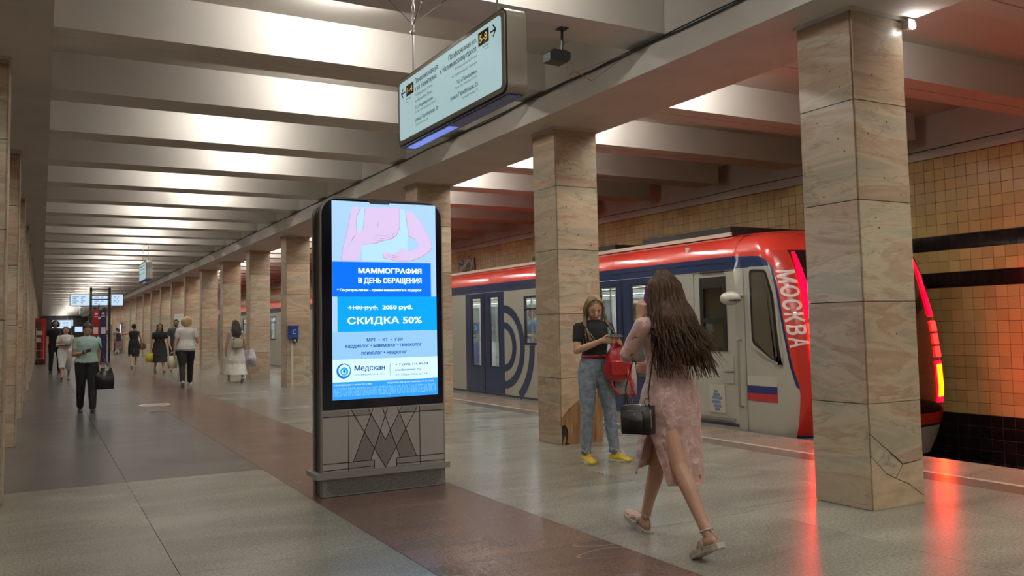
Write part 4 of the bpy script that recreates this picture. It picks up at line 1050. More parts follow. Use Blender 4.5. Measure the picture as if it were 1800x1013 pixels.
# plane YV x ZV = +X, so negative offsets stand out towards the platform
def rpoly(pts, r=.05, n=4):
    out = []; k_ = len(pts)
    for i in range(k_):
        p0, p1, p2 = Vector(pts[i - 1]), Vector(pts[i]), Vector(pts[(i + 1) % k_])
        a = p1 + (p0 - p1).normalized() * r; b_ = p1 + (p2 - p1).normalized() * r
        for j in range(n + 1): t_ = j / n; out.append(tuple(a * (1 - t_) ** 2 + p1 * 2 * t_ * (1 - t_) + b_ * t_ * t_))
    return out
cw = [(7.67, 1.93), (7.40, 1.91), (7.29, 1.60), (7.225, .84), (7.30, .83), (7.66, 1.05)]
def offp(pts, d):
    cx = sum(p[0] for p in pts) / len(pts); cz = sum(p[1] for p in pts) / len(pts)
    return [(cx + (p[0] - cx) * (1 + d / max(.1, abs(p[0] - cx))), cz + (p[1] - cz) * (1 + d / max(.2, abs(p[1] - cz)))) for p in pts]
wf = side_poly('cab_side_window', rpoly(offp(cw, .035), .07), BODY, -.0, th=.016)
side_poly('window_seal', rpoly(cw, .06), RUB, .012, wf)
side_poly('window_pane', rpoly(offp(cw, -.035), .05), M('cab_glass', (.075, .07, .05), .08, coat=.4), .02, wf, .003)
# cab door
bm = bmesh.new(); y0_, y1_ = 7.945 - 6.9, 8.695 - 6.9; w0, w1, q0, q1 = 8.10 - 6.9, 8.58 - 6.9, .94, 1.875
x0, x1 = TX + .006, TX + .04
box(bm, x0, x1, y0_, w0, .065, 1.935); box(bm, x0, x1, w1, y1_, .065, 1.935); box(bm, x0, x1, w0, w1, .065, q0); box(bm, x0, x1, w0, w1, q1, 1.935)
cd_ = obj('cab_door', bm, BODY, first)
bm = bmesh.new(); e = .06
box(bm, TX - .004, TX + .03, w0, w0 + e, q0, q1); box(bm, TX - .004, TX + .03, w1 - e, w1, q0, q1); box(bm, TX - .004, TX + .03, w0 + e, w1 - e, q0, q0 + e); box(bm, TX - .004, TX + .03, w0 + e, w1 - e, q1 - .14, q1); box(bm, TX - .004, TX + .03, w0 + e, w1 - e, 1.30, 1.36)
obj('window_seal', bm, RUB, cd_); obj('window_pane', BX(TX + .012, TX + .016, w0 + e, w1 - e, q0 + e, q1 - .14), GLASS, cd_)
obj('window_blind', BX(TX + .06, TX + .07, w0, w1, q0, q1), M('blind_beige', (.36, .33, .24), .6), cd_)
bm = bmesh.new(); box(bm, TX - .012, TX + .01, 8.12 - 6.9, 8.55 - 6.9, 1.93, 1.945); obj('drip_edge', bm, RUB, cd_)
for z0, z1 in ((.70, .88), (.55, .68)):
    bm = bmesh.new(); box(bm, TX - .004, TX + .008, 8.0 - 6.9, 8.17 - 6.9, z0, z1); bevel(bm, .01); obj('hatch', bm, BODY, cd_)
obj('hatch_trim', BX(TX - .01, TX + .0, 8.0 - 6.9, 8.17 - 6.9, .69, .70), STEEL, cd_)
bm = bmesh.new(); box(bm, TX - .006, TX + .006, 8.17 - 6.9, 8.45 - 6.9, .18, .52); obj('notice_plate', bm, M('plate_cream', (.42, .40, .31), .4), cd_)
bm = bmesh.new()
for i, (a, b_, z) in enumerate(((8.30, 8.36, .44), (8.26, 8.38, .40), (8.22, 8.40, .36), (8.25, 8.41, .31), (8.24, 8.38, .26), (8.27, 8.35, .22))): box(bm, TX - .008, TX - .006, a - 6.9, b_ - 6.9, z - .018, z + .016)
obj('blue_print', bm, M('print_blue', (.10, .16, .26), .5), cd_)
bm = bmesh.new(); box(bm, TX - .02, TX + .0, 8.0 - 6.9, 8.65 - 6.9, .095, .125); bevel(bm, .005); obj('step_bar', bm, SILVER, cd_)
# pillar, grab handle, mirror, flag
bm = bmesh.new(); tube(bm, [(TX - .055, 7.86 - 6.9, .30), (TX - .055, 7.86 - 6.9, 1.08)], .016, 8); tube(bm, [(TX - .055, 7.86 - 6.9, 1.08), (TX, 7.86 - 6.9, 1.10)], .016, 8); tube(bm, [(TX - .055, 7.86 - 6.9, .30), (TX, 7.86 - 6.9, .28)], .016, 8)
obj('grab_handle', bm, M('handle_grey', (.30, .29, .25), .4, .5), first)
obj('pillar_seam', BX(TX - .003, TX + .01, 7.775 - 6.9, 7.79 - 6.9, .0, 1.95), M('seam_grey', (.15, .15, .13), .5), first)
bm = bmesh.new(); blob(bm, (TX - .13, 7.88 - 6.9, 1.59), (.075, .165, .085), 20, 12); mo = obj('side_mirror', bm, M('mirror_cream', (.45, .43, .37), .3, coat=.5), first, smooth=True)
bm = bmesh.new(); tube(bm, [(TX - .1, 7.84 - 6.9, 1.60), (TX + .02, 7.82 - 6.9, 1.63)], .022, 8); obj('mirror_arm', bm, BODY, mo)
bm = bmesh.new(); blob(bm, (TX - .135, 7.80 - 6.9, 1.565), (.074, .09, .018), 14, 8); obj('mirror_slot', bm, RUB, mo)
for nm, z0, z1, c_ in (('flag_white_stripe', .545, .66, (.43, .41, .34)), ('flag_blue_stripe', .455, .54, (.02, .025, .12)), ('flag_red_stripe', .365, .455, (.38, .03, .03))):
    bm = bmesh.new(); poly_prism(bm, R4(7.30 - 6.9, 7.77 - 6.9, z0, z1), Vector((TX, 0, 0)), YV, ZV, -.004, .002); obj(nm, bm, M(nm, c_, .4), first)
# cab interior light blocker
obj('cab_partition', BX(TX + .06, TX + TW - .06, 8.80 - 6.9, 8.84 - 6.9, 0, 2.05), INTER, first)

# ------------------------------------------------------------------ people
TEXN = bpy.data.textures.new('cloth_clouds', 'CLOUDS'); TEXN.noise_scale = .09; TEXN.noise_depth = 2
TEXW = bpy.data.textures.new('wrinkles', 'CLOUDS'); TEXW.noise_scale = .05; TEXW.noise_depth = 1
def skin(nm='skin', c=(.50, .29, .19)): return M(nm, c, .5, var=.08, vscale=9)
def cloth(nm, c, r=.85, **k): return M('cloth_' + nm, c, r, **k)
HAIRD = M('hair_dark', (.014, .010, .009), .5); HAIRB = M('hair_blonde', (.30, .20, .10), .45, var=.5, vscale=30, stretch=(1, 1, .15)); HAIRR = M('hair_red', (.12, .045, .02), .5)
LIP = M('lip', (.35, .09, .08), .4); EYEW = M('eye_dark', (.015, .012, .01), .3); BROW = M('brow', (.08, .045, .03), .7)
def remesh(o, vox, smooth=3, disp=0, tex=None):
    m = o.modifiers.new('remesh', 'REMESH'); m.mode = 'VOXEL'; m.voxel_size = vox; m.use_smooth_shade = True
    if smooth: s = o.modifiers.new('smooth', 'SMOOTH'); s.factor = .5; s.iterations = smooth
    if disp: d = o.modifiers.new('wrinkle', 'DISPLACE'); d.texture = tex or TEXN; d.strength = disp; d.mid_level = .5; d.texture_coords = 'LOCAL'
    return o
V3 = lambda *a: Vector(a)
def rx(v, deg):  # rotate about local x (right): positive pitches forward/down from +z to +y
    a = math.radians(deg); return Vector((v.x, v.y * math.cos(a) + v.z * math.sin(a), -v.y * math.sin(a) + v.z * math.cos(a)))
def rz(v, deg):
    a = math.radians(deg); return Vector((v.x * math.cos(a) - v.y * math.sin(a), v.x * math.sin(a) + v.y * math.cos(a), v.z))
def hand(bm, wrist, d, thumb, curl=35, s=1.0, spread=.0, L=1.0):
    """five fingered hand; d = hand direction, thumb = direction the thumb side faces; curl bends towards d x thumb"""
    d = d.normalized(); t = (thumb - d * thumb.dot(d)).normalized(); n = d.cross(t)
    loft(bm, [(wrist - d * .02, .024 * s, .019 * s), (wrist + d * .03 * s, .033 * s, .017 * s), (wrist + d * .075 * s, .040 * s, .014 * s)], n=12, side=t)
    for i, (l, off) in enumerate(((.062, .030), (.070, .010), (.066, -.010), (.052, -.029))):
        p = wrist + d * .072 * s + t * off * s; dirn = d + t * (1.5 - i) * spread; pts = [(p - d * .02 * s, .0095 * s)]; a = curl * .5
        for j, fr in enumerate((.42, .32, .26)):
            q = (dirn * math.cos(math.radians(a)) + n * math.sin(math.radians(a))).normalized(); pts.append((p, .009 * s)) if j == 0 else None
            p = p + q * l * fr * s * L; pts.append((p, (.0085, .008, .007)[j] * s)); a += curl
        loft(bm, [(c, r, r) for c, r in pts], n=8, side=t)
    b = wrist + d * .018 * s + t * .024 * s; q = (d * .7 + t * .6 + n * .35).normalized(); q2 = (d * .9 + t * .15 + n * .4).normalized()
    loft(bm, [(b - q * .015, .012 * s, .012 * s), (b + q * .03 * s, .011 * s, .011 * s), (b + q * .03 * s + q2 * .03 * s, .008 * s, .008 * s)], n=8, side=n)
def foot(bm, ankle, fwd, pitch, grow=0.0, L=.215):
    """ankle point, forward dir (xy), pitch>0 toes up"""
    f = Vector((fwd.x, fwd.y, 0)).normalized(); sd = Vector((f.y, -f.x, 0)); a = math.radians(pitch)
    F_ = f * math.cos(a) + ZV * math.sin(a); U_ = -f * math.sin(a) + ZV * math.cos(a)
    heel = ankle - U_ * .045 - F_ * .035
    secs = [(heel + U_ * .0, .028 + grow, .026 + grow), (heel + F_ * .05 + U_ * .008, .032 + grow, .034 + grow), (heel + F_ * .11 + U_ * .0, .038 + grow, .026 + grow), (heel + F_ * .165 - U_ * .008, .042 + grow, .017 + grow), (heel + F_ * (L - .01) - U_ * .014, .032 + grow, .011 + grow)]
    loft(bm, secs, n=12, side=sd)
    return heel, F_, U_, sd
BASE = dict(hipz=.845, hipx=.085, thigh=.40, shank=.385, ank=.075)
def solve_legs(P):
    out = []; low = 1e9
    for i, s in enumerate((1, -1)):
        sw, kn, sp, pit = P['legs'][i]
        h = V3(s * BASE['hipx'], 0, BASE['hipz']); sp_ = math.sin(math.radians(sp)) * s
        k_ = h + V3(sp_, math.sin(math.radians(sw)), -math.cos(math.radians(sw))) * BASE['thigh']
        a = sw - kn
        an = k_ + V3(sp_ * .6, math.sin(math.radians(a)), -math.cos(math.radians(a))) * BASE['shank']
        zlow = an.z - .075 - max(0, math.sin(math.radians(-pit))) * .15
        low = min(low, zlow); out.append([h, k_, an, pit])
    for o in out:
        for j in range(3): o[j] = o[j] - V3(0, 0, low)
    return out, -low
TORSO = [(.80, .125, .09, -.01), (.86, .165, .115, -.015), (.92, .163, .112, -.01), (1.0, .132, .095, 0), (1.06, .122, .088, .005), (1.14, .136, .10, .01), (1.20, .148, .108, .012), (1.27, .155, .095, .005), (1.325, .12, .07, -.002)]
TORSO_M = [(.80, .12, .09, -.01), (.86, .155, .11, -.01), (.92, .155, .108, -.005), (1.0, .148, .10, 0), (1.06, .15, .10, .005), (1.14, .16, .108, .01), (1.20, .17, .112, .012), (1.27, .175, .10, .005), (1.325, .13, .075, -.002)]
def make_person(P):
    H = P.get('H', 1.6) / 1.6; vox = P.get('vox', .010); fat = P.get('fat', 1.0)
    root = thing('person', P['label'], 'person', (*P['at'], 0), math.radians(P['face']), P.get('group'))
    root.scale = (H, H, H)
    SK = P.get('skin') or skin()
    if 'legpts' in P: legs = P['legpts']; dz = P.get('dz', 0)
    else: legs, dz = solve_legs(P)
    lean = P.get('lean', 2)
    T_ = P.get('torso', TORSO)
    pel = V3(0, 0, .86)
    def tz(v): v = rx(v - pel, lean) + pel; return v + V3(0, 0, dz)
    tors = [(tz(V3(0, y, z)), a * fat, b * fat) for z, a, b, y in T_]
    neckb, headc = tz(V3(0, -.005, 1.345)), tz(V3(0, .02, 1.475))
    hp, hy = P.get('head', (0, 0))
    hpiv = tz(V3(0, .0, 1.375))
    def hd(x, y, z): return hpiv + rz(rx(V3(x, y, z - 1.375), hp), hy)
    bm = bmesh.new()
    loft(bm, tors + [(tz(V3(0, -.004, 1.348)), .058, .050)], n=20, side=XV)
    shw = .165 * (1.08 if T_ is TORSO_M else 1)
    arms = []
    for i, s in enumerate((1, -1)):
        A = P['arms'][i]
        sh = tz(V3(s * shw, -.005, 1.276))
        if A[0] == 'pts': el, wr, hdir, thumb, curl = A[1:]
        else:
            u, f = Vector(A[0]).normalized(), Vector(A[1]).normalized(); el = sh + u * .255; wr = el + f * .235; hdir = Vector(A[2]).normalized() if len(A) > 2 and A[2] else f; thumb = Vector(A[3]) if len(A) > 3 else V3(0, 1, 0); curl = A[4] if len(A) > 4 else 25
        arms.append((sh, el, wr, hdir))
        loft(bm, [(tz(V3(s * .06, 0, 1.305)), .048, .042), (sh, .047 * fat, .046 * fat), (sh.lerp(el, .35), .044 * fat, .044 * fat), (sh.lerp(el, .75), .038 * fat, .038 * fat), (el, .034 * fat, .034 * fat)], n=14, side=YV)
        loft(bm, [(el, .034 * fat, .034 * fat), (el.lerp(wr, .3), .036 * fat, .036 * fat), (el.lerp(wr, .75), .026, .026), (wr, .021, .021)], n=14, side=YV)
        hand(bm, wr, hdir, thumb, curl, P.get('handscale', 1.0))
    for h, k_, a, pit in legs:
        loft(bm, [(h + V3(0, 0, .03), .085 * fat, .09 * fat), (h.lerp(k_, .3), .080 * fat, .085 * fat), (h.lerp(k_, .75), .060 * fat, .062 * fat), (k_, .050 * fat, .053 * fat)], n=16, side=XV)
        loft(bm, [(k_, .050 * fat, .053 * fat), (k_.lerp(a, .3) - V3(0, .012, 0), .050 * fat, .055 * fat), (k_.lerp(a, .7), .035, .037), (a, .028, .032)], n=14, side=XV)
        foot(bm, a, P.get('footdir', {}).get(0 if h.x > 0 else 1, YV), pit)
    # neck, head
    loft(bm, [(tz(V3(0, -.012, 1.31)), .055, .05), (tz(V3(0, -.005, 1.36)), .047, .047), (hd(0, 0, 1.40), .046, .048)], n=14)
    RM = Matrix.Rotation(math.radians(hy), 3, 'Z') @ Matrix.Rotation(math.radians(-hp), 3, 'X')
    blob(bm, hd(0, .008, 1.49), (.074, .090, .098), 20, 14, RM)
    blob(bm, hd(0, .035, 1.435), (.055, .058, .058), 16, 10, RM)
    blob(bm, hd(0, .068, 1.398), (.024, .020, .018), 10, 8, RM)
    loft(bm, [(hd(0, .094, 1.485), .008, .008), (hd(0, .112, 1.452), .013, .012)], n=8)
    for s in (1, -1): blob(bm, hd(s * .074, .0, 1.465), (.009, .018, .030), 8, 8, RM); blob(bm, hd(s * .035, .07, 1.448), (.022, .022, .022), 10, 8, RM)
    body = obj('body', bm, SK, root); remesh(body, vox, 2)
    # face details
    if P.get('facefeat', True):
        for s in (1, -1):
            e_ = bmesh.new(); blob(e_, hd(s * .031, .090, 1.480), (.014, .006, .005), 10, 6, RM); obj('eye', e_, EYEW, root, smooth=True)
            e_ = bmesh.new(); loft(e_, [(hd(s * .014, .098, 1.499), .003, .003), (hd(s * .032, .095, 1.504), .004, .003), (hd(s * .050, .083, 1.498), .003, .002)], n=6); obj('eyebrow', e_, BROW, root, smooth=True)
        e_ = bmesh.new(); blob(e_, hd(0, .094, 1.424), (.020, .008, .006), 12, 6, RM); blob(e_, hd(0, .092, 1.417), (.015, .008, .005), 12, 6, RM); obj('lips', e_, LIP, root, smooth=True)
    # hair
    hs = P.get('hair', 'short'); HM = P.get('hairmat', HAIRD)
    bm = bmesh.new()
    blob(bm, hd(0, -.007, 1.514), (.083, .093, .091), 18, 12, RM); blob(bm, hd(0, -.03, 1.49), (.080, .075, .085), 14, 10, RM)
    if hs == 'bun': blob(bm, hd(0, -.115, 1.55), (.042, .042, .042), 12, 8); blob(bm, hd(0, -.05, 1.47), (.072, .055, .06), 12, 8, RM)
    if hs == 'short': blob(bm, hd(0, -.045, 1.48), (.070, .055, .07), 12, 8, RM)
    if hs == 'bob':
        blob(bm, hd(0, -.03, 1.49), (.105, .095, .10), 16, 10, RM)
        for s in (1, -1): loft(bm, [(hd(s * .085, -.01, 1.50), .035, .05), (hd(s * .085, 0, 1.41), .028, .05)], n=10)
        loft(bm, [(hd(0, -.07, 1.5), .085, .05), (hd(0, -.06, 1.395), .075, .035)], n=12)
    if hs == 'long':
        loft(bm, [(hd(0, -.05, 1.52), .085, .06), (hd(0, -.06, 1.42), .088, .055), (tz(V3(0, -.10, 1.30)), .095, .045), (tz(V3(0, -.12, 1.17)), .085, .035), (tz(V3(0, -.115, 1.08)), .05, .02)], n=16)
        for s in (1, -1): loft(bm, [(hd(s * .070, .02, 1.54), .022, .035), (hd(s * .082, .015, 1.45), .018, .035), (tz(V3(s * .095, .03, 1.32)), .022, .03), (tz(V3(s * .09, .085, 1.2)), .018, .02)], n=10)
    if hs == 'wavy':
        loft(bm, [(hd(0, -.05, 1.52), .09, .065), (hd(0, -.07, 1.42), .11, .07), (tz(V3(0, -.11, 1.32)), .13, .06), (tz(V3(0, -.13, 1.20)), .12, .05), (tz(V3(0, -.12, 1.12)), .06, .03)], n=16)
    if hs != 'none': ho = obj('hair', bm, HM, root); remesh(ho, max(.007, vox * .8), 2, .012 if hs in ('wavy', 'bob', 'long') else .004)
    else: bm.free()
    # clothes
    top = P.get('top')
    def extents(z):
        xs = []; ys = []
        for h, k_, a, pit in legs:
            for p, q in ((h, k_), (k_, a)):
                if (p.z - z) * (q.z - z) <= 0 and abs(p.z - q.z) > 1e-6: c = p.lerp(q, (p.z - z) / (p.z - q.z)); xs.append(c.x); ys.append(c.y)
        if not ys: return (0, 0, .17, .12)
        r = .085 if z > .5 else .065
        return ((max(xs) + min(xs)) / 2, (max(ys) + min(ys)) / 2, (max(xs) - min(xs)) / 2 + r * fat + .02, (max(ys) - min(ys)) / 2 + r * fat + .02)
    if top:
        mat, sl, zb = top[:3]; g = P.get('ease', .016); bm = bmesh.new()
        secs = [(tz(V3(0, y, z)), a * fat + g, b * fat + g) for z, a, b, y in T_ if z >= zb - .001]
        first_ = T_[0]
        zz = tz(V3(0, 0, zb)); secs = [(zz - V3(0, .005, 0), secs[0][1] + .004, secs[0][2] + .006)] + secs
        secs.append((tz(V3(0, -.004, 1.35)), .070, .062)); loft(bm, secs, n=20, side=XV, caps=False)
        loft(bm, [(tz(V3(-shw + .01, -.005, 1.274)), .052, .052), (tz(V3(-.06, -.005, 1.302)), .053, .052), (tz(V3(.06, -.005, 1.302)), .053, .052), (tz(V3(shw - .01, -.005, 1.274)), .052, .052)], n=14, side=YV)
        for sh, el, wr, hdir in arms:
            L_ = {'none': .0, 'short': .5, 'elbow': .95, 'long': 1}[sl]
            if L_: 
                e = sh.lerp(el, L_); loft(bm, [(sh, .058 * fat, .057 * fat), (sh.lerp(e, .6), .055 * fat, .054 * fat), (e, .054 * fat, .052 * fat)], n=14, side=YV)
                if sl == 'long': loft(bm, [(el, .05 * fat, .05 * fat), (el.lerp(wr, .9), .038, .038)], n=12, side=YV)
        if P.get('dress'):
            hem = P['dress']; prev = None; sk_ = []
            n = 9
            for i in range(n + 1):
                z = .99 + dz - (.99 + dz - hem) * i / n; cx, cy, a, b = extents(z); k_ = i / n; fl = P.get('flare', .04) * k_
                sk_.append((V3(cx * k_, cy * k_ - .005, z), max(a, .135 * fat + .03 * min(1, k_ * 4)) + fl, max(b, .10 * fat + .03 * min(1, k_ * 4)) + fl))
            loft(bm, sk_, n=28, side=XV, caps=False, up=(0, 0, -1))
        to = obj(P.get('topname', 'shirt'), bm, mat, root); remesh(to, max(.008, vox), 3, P.get('wr', .014))
    bot = P.get('bottom')
    if bot:
        mat, kind, zb = bot; bm = bmesh.new(); g = P.get('trg', .012)
        secs = [(tz(V3(0, y, z)), a * fat + .008, b * fat + .008) for z, a, b, y in T_ if z <= P.get('waist', 1.0) + .001]; loft(bm, secs, n=20, side=XV)
        if kind == 'trousers':
            for h, k_, a, pit in legs:
                end = k_.lerp(a, zb); loft(bm, [(h + V3(0, 0, .02), .090 * fat + g, .095 * fat + g), (h.lerp(k_, .4), .080 * fat + g, .085 * fat + g), (k_, .055 * fat + g, .060 * fat + g)], n=16, side=XV)
                if zb > 0: loft(bm, [(k_, .055 * fat + g, .060 * fat + g), (k_.lerp(a, .35) - V3(0, .01, 0), .052 * fat + g, .058 * fat + g), (end, .040 * fat + g, .044 * fat + g)], n=14, side=XV)
        else:
            sk_ = []
            for i in range(8):
                z = .95 + dz - (.95 + dz - zb) * i / 7; cx, cy, a, b = extents(z); sk_.append((V3(cx, cy, z), a + .012 * i * P.get('flare', .5), b + .012 * i * P.get('flare', .5)))
            loft(bm, sk_, n=24, side=XV, caps=False, up=(0, 0, -1))
        bo = obj('trousers' if kind == 'trousers' else 'skirt', bm, mat, root); remesh(bo, max(.008, vox), 3, .012)
    sho = P.get('shoes')
    if sho:
        for i, (h, k_, a, pit) in enumerate(legs):
            bm = bmesh.new(); hl, F_, U_, sd = foot(bm, a - V3(0, 0, .004), P.get('footdir', {}).get(i, YV), pit, .009)
            so = obj('shoe', bm, sho[0], root); remesh(so, .008, 2)
            if len(sho) > 1:
                bm = bmesh.new(); c = hl - U_ * .030
                pts = [(c + F_ * u + sd * v_) for u, v_ in ((-.035, -.02), (-.04, 0), (-.035, .02), (.0, .038), (.06, .036), (.13, .050), (.18, .045), (.215, .02), (.22, 0), (.215, -.02), (.18, -.045), (.13, -.050), (.06, -.036), (0, -.038))]
                A_ = [bm.verts.new(p) for p in pts]; B_ = [bm.verts.new(p + U_ * .022) for p in pts]; bm.faces.new(A_[::-1]); bm.faces.new(B_)
                for q in range(len(pts)): bm.faces.new((A_[q], A_[(q + 1) % len(pts)], B_[(q + 1) % len(pts)], B_[q]))
                bevel(bm, .005); obj('shoe_sole', bm, sho[1], so)
    W = lambda v: Vector((*P['at'], 0)) + rz(v * H, P['face'])
    return dict(root=root, arms=[(W(a), W(b), W(c), rz(d, P['face'])) for a, b, c, d in arms], W=W, legs=legs, tz=tz, hd=hd, H=H, loc_arms=arms)

STAND = [(2, 3, 3, 0), (-2, 3, 3, 0)]
WALKR = [(24, 4, 1, 14), (-16, 22, 1, -28)]      # right leg forward
WALKL = [(-16, 22, 1, -28), (24, 4, 1, 14)]
DOWN_R = ((.12, -.05, -1), (.05, .25, -1)); DOWN_L = ((-.12, -.05, -1), (-.05, .25, -1))
FWD_R = ((.15, .05, -1), (-.25, 1, .25), (-.3, 1, .1), (-.6, 0, 1), 40); FWD_L = ((-.15, .05, -1), (.25, 1, .25), (.3, 1, .1), (.6, 0, 1), 40)
def mirror_pt(): pass
def bag(name, label, cat, at, size, mat, shape='tote', strap=None, rot=0, strapmat=None, group=None):
    t = thing(name, label, cat, at, math.radians(rot), group); w_, d_, h_ = size; bm = bmesh.new()
    if shape == 'round': blob(bm, (0, 0, 0), (w_ / 2, d_ / 2, h_ / 2), 16, 10)
    else:
        k_ = .8 if shape == 'tote' else 1.0
        lo = [bm.verts.new(p) for p in ((-w_ / 2, -d_ / 2, -h_ / 2), (w_ / 2, -d_ / 2, -h_ / 2), (w_ / 2, d_ / 2, -h_ / 2), (-w_ / 2, d_ / 2, -h_ / 2))]
        mi = [bm.verts.new(p) for p in ((-w_ * .52, -d_ * .55, 0), (w_ * .52, -d_ * .55, 0), (w_ * .52, d_ * .55, 0), (-w_ * .52, d_ * .55, 0))]
        hi = [bm.verts.new(p) for p in ((-w_ / 2 * k_, -d_ * .25, h_ / 2), (w_ / 2 * k_, -d_ * .25, h_ / 2), (w_ / 2 * k_, d_ * .25, h_ / 2), (-w_ / 2 * k_, d_ * .25, h_ / 2))]
        bm.faces.new(lo[::-1]); bm.faces.new(hi)
        for a, b in ((lo, mi), (mi, hi)):
            for q in range(4): bm.faces.new((a[q], a[(q + 1) % 4], b[(q + 1) % 4], b[q]))
        bevel(bm, min(size) * .18, 3, .3)
    bo = obj('bag_body', bm, mat, t, smooth=True); 
    if strap:
        bm = bmesh.new()
        for s_ in strap: tube(bm, [Vector(p) for p in s_], .006, 6)
        obj('strap', bm, strapmat or mat, t, smooth=True)
    return t
def arc_strap(w_, z0, top, y=0, n=8):
    return [(-w_ * math.cos(PI * i / n), y, z0 + (top - z0) * math.sin(PI * i / n)) for i in range(n + 1)]
def world_strap(t, pts):  # world points into the bag's local frame
    m = (Matrix.Translation(t.location) @ Matrix.Rotation(t.rotation_euler.z, 4, 'Z')).inverted(); return [tuple(m @ Vector(p)) for p in pts]
def phone(at, dirn, up, label):
    t = thing('phone', label, 'phone', at); bm = bmesh.new(); box(bm, -.036, .036, -.004, .004, -.072, .072); bevel(bm, .003)
    u = up.normalized(); s = dirn.cross(u).normalized(); y = u.cross(s)
    bmesh.ops.transform(bm, matrix=Matrix((s, y, u)).transposed().to_4x4(), verts=bm.verts); obj('phone_body', bm, M('phone_black', (.03, .025, .03), .2), t); return t

# ---- distant walkers
C_TEAL = cloth('pale_teal', (.40, .56, .52)); C_BLK = cloth('black', (.010, .010, .012)); C_WHT = cloth('white', (.66, .64, .60)); C_CREAM = cloth('cream', (.58, .55, .48), var=.12, vscale=14)
C_GREY = cloth('grey', (.12, .12, .125)); C_DTEAL = cloth('dark_teal', (.035, .065, .07)); C_NAVY = cloth('navy', (.015, .02, .04)); C_PAT = cloth('patterned', (.20, .12, .12), var=.8, vscale=30)
WSHOE = M('white_shoe', (.55, .52, .47), .6); BSHOE = M('black_shoe', (.015, .014, .014), .5); TSHOE = M('tan_sandal', (.25, .16, .11), .6)
p1 = make_person(dict(at=(.68, 16.24), face=180, H=1.50, fat=1.12, label='woman in pale teal shirt and black trousers looking down at a phone', legs=[(-6, 14, 1, -8), (10, 4, 1, 6)], arms=[((.2, 0, -1), (-.55, .8, .12), (-.6, .8, .1), (0, 0, 1), 40), DOWN_L], head=(26, 0), hair='bun', top=(C_TEAL, 'short', .86), bottom=(C_BLK, 'trousers', .95), shoes=(BSHOE,), vox=.010, ease=.022))
phone(p1['arms'][0][2] + Vector((.06, -.09, .03)), Vector((0, -1, 1)), Vector((.8, -.4, .2)), 'black phone in the hand of the woman in the pale teal shirt')
h_ = p1['arms'][1][2]
b_ = bag('shoulder_bag', 'large black leather bag hanging at the side of the woman in the teal shirt', 'bag', (h_.x + .06, h_.y + .02, .555), (.30, .14, .36), M('black_leather', (.014, .013, .014), .35), 'tote', rot=8)
bm = bmesh.new(); sh = p1['arms'][1][0]
tube(bm, [Vector(p) for p in world_strap(b_, [(h_.x + .0, h_.y, .74), (sh.x + .07, sh.y - .06, 1.0), (sh.x - .02, sh.y - .045, sh.z + .062), (sh.x + .0, sh.y + .06, 1.1), (h_.x + .14, h_.y + .05, .74)])], .010, 6); obj('strap', bm, M('black_leather', (0, 0, 0)), b_)
p2 = make_person(dict(at=(.62, 28.1), face=180, H=1.56, fat=1.15, label='woman in white top and white knee-length shorts with reddish hair, behind the teal shirt', legs=WALKR, arms=[((.25, .1, -1), (-.4, .7, .1)), DOWN_L], hair='bun', hairmat=HAIRR, top=(C_WHT, 'short', .88), bottom=(C_WHT, 'trousers', .12), trg=.03, shoes=(TSHOE,), vox=.014))
bag('waist_bag', 'small grey bag on the front of the woman in white shorts', 'bag', (.62, 27.9, 1.06), (.24, .10, .16), M('grey_bag', (.25, .24, .22), .7), 'box', strap=[[(-.1, .02, .05), (-.16, .08, .2), (-.12, .16, .38)], [(.1, .02, .05), (.16, .08, .2), (.12, .16, .38)]])
p13 = make_person(dict(at=(.42, 33.5), face=180, H=1.80, torso=TORSO_M, label='tall dark-clothed man with dark puffy hair half hidden behind the woman in white', legs=STAND, arms=[DOWN_R, DOWN_L], hair='bob', top=(C_BLK, 'short', .86), bottom=(C_BLK, 'trousers', .95), shoes=(BSHOE,), vox=.016))
p3 = make_person(dict(at=(3.04, 35.1), face=2, H=1.68, label='woman in sleeveless black dress seen from behind, one hand raised to her dark hair', legs=WALKR, arms=[((.35, .0, -1), (.05, .3, -1)), ((-.9, .1, -.2), (.35, .05, 1))], hair='bun', top=(C_BLK, 'none', .86), topname='dress', dress=.42, flare=.0, shoes=(WSHOE,), vox=.012))
bag('handbag', 'small brown round handbag on the arm of the woman in the sleeveless black dress', 'bag', (p3['arms'][0][1].x + .05, p3['arms'][0][1].y + .12, p3['arms'][0][1].z - .26), (.28, .12, .26), M('brown_leather', (.16, .07, .055), .4), 'round', strap=[arc_strap(.09, .1, .26)])
p4 = make_person(dict(at=(3.35, 29.9), face=180, H=1.62, fat=1.05, label='woman with long dark hair in a loose black knee-length dress walking towards the camera', legs=WALKL, arms=[((.2, 0, -1), (.15, .15, -1)), ((-.35, 0, -1), (-.3, .2, -.8))], hair='long', top=(C_BLK, 'short', .86), topname='dress', dress=.36, flare=.07, shoes=(TSHOE,), vox=.012))
h_ = p4['arms'][0][2]
bag('tote_bag', 'yellow bag in the hand of the woman in the loose black dress', 'bag', (h_.x - .03, h_.y - .05, .52), (.26, .12, .28), M('yellow_bag', (.55, .42, .03), .6), 'tote', strap=[arc_strap(.06, .12, .26)])
p5 = make_person(dict(at=(3.98, 30.9), face=168, H=1.76, torso=TORSO_M, fat=1.05, label='bearded man in dark teal shirt walking beside the woman in the loose black dress', legs=WALKR, arms=[((.35, .1, -1), (.1, .6, -.7)), DOWN_L], hair='short', top=(C_DTEAL, 'short', .86), bottom=(C_NAVY, 'trousers', .3), trg=.03, shoes=(WSHOE,), vox=.012))
bm = bmesh.new(); blob(bm, p5['hd'](0, .07, 1.415), (.05, .04, .04)); o = obj('beard', bm, HAIRD, p5['root']); remesh(o, .012, 1)
bm = bmesh.new()
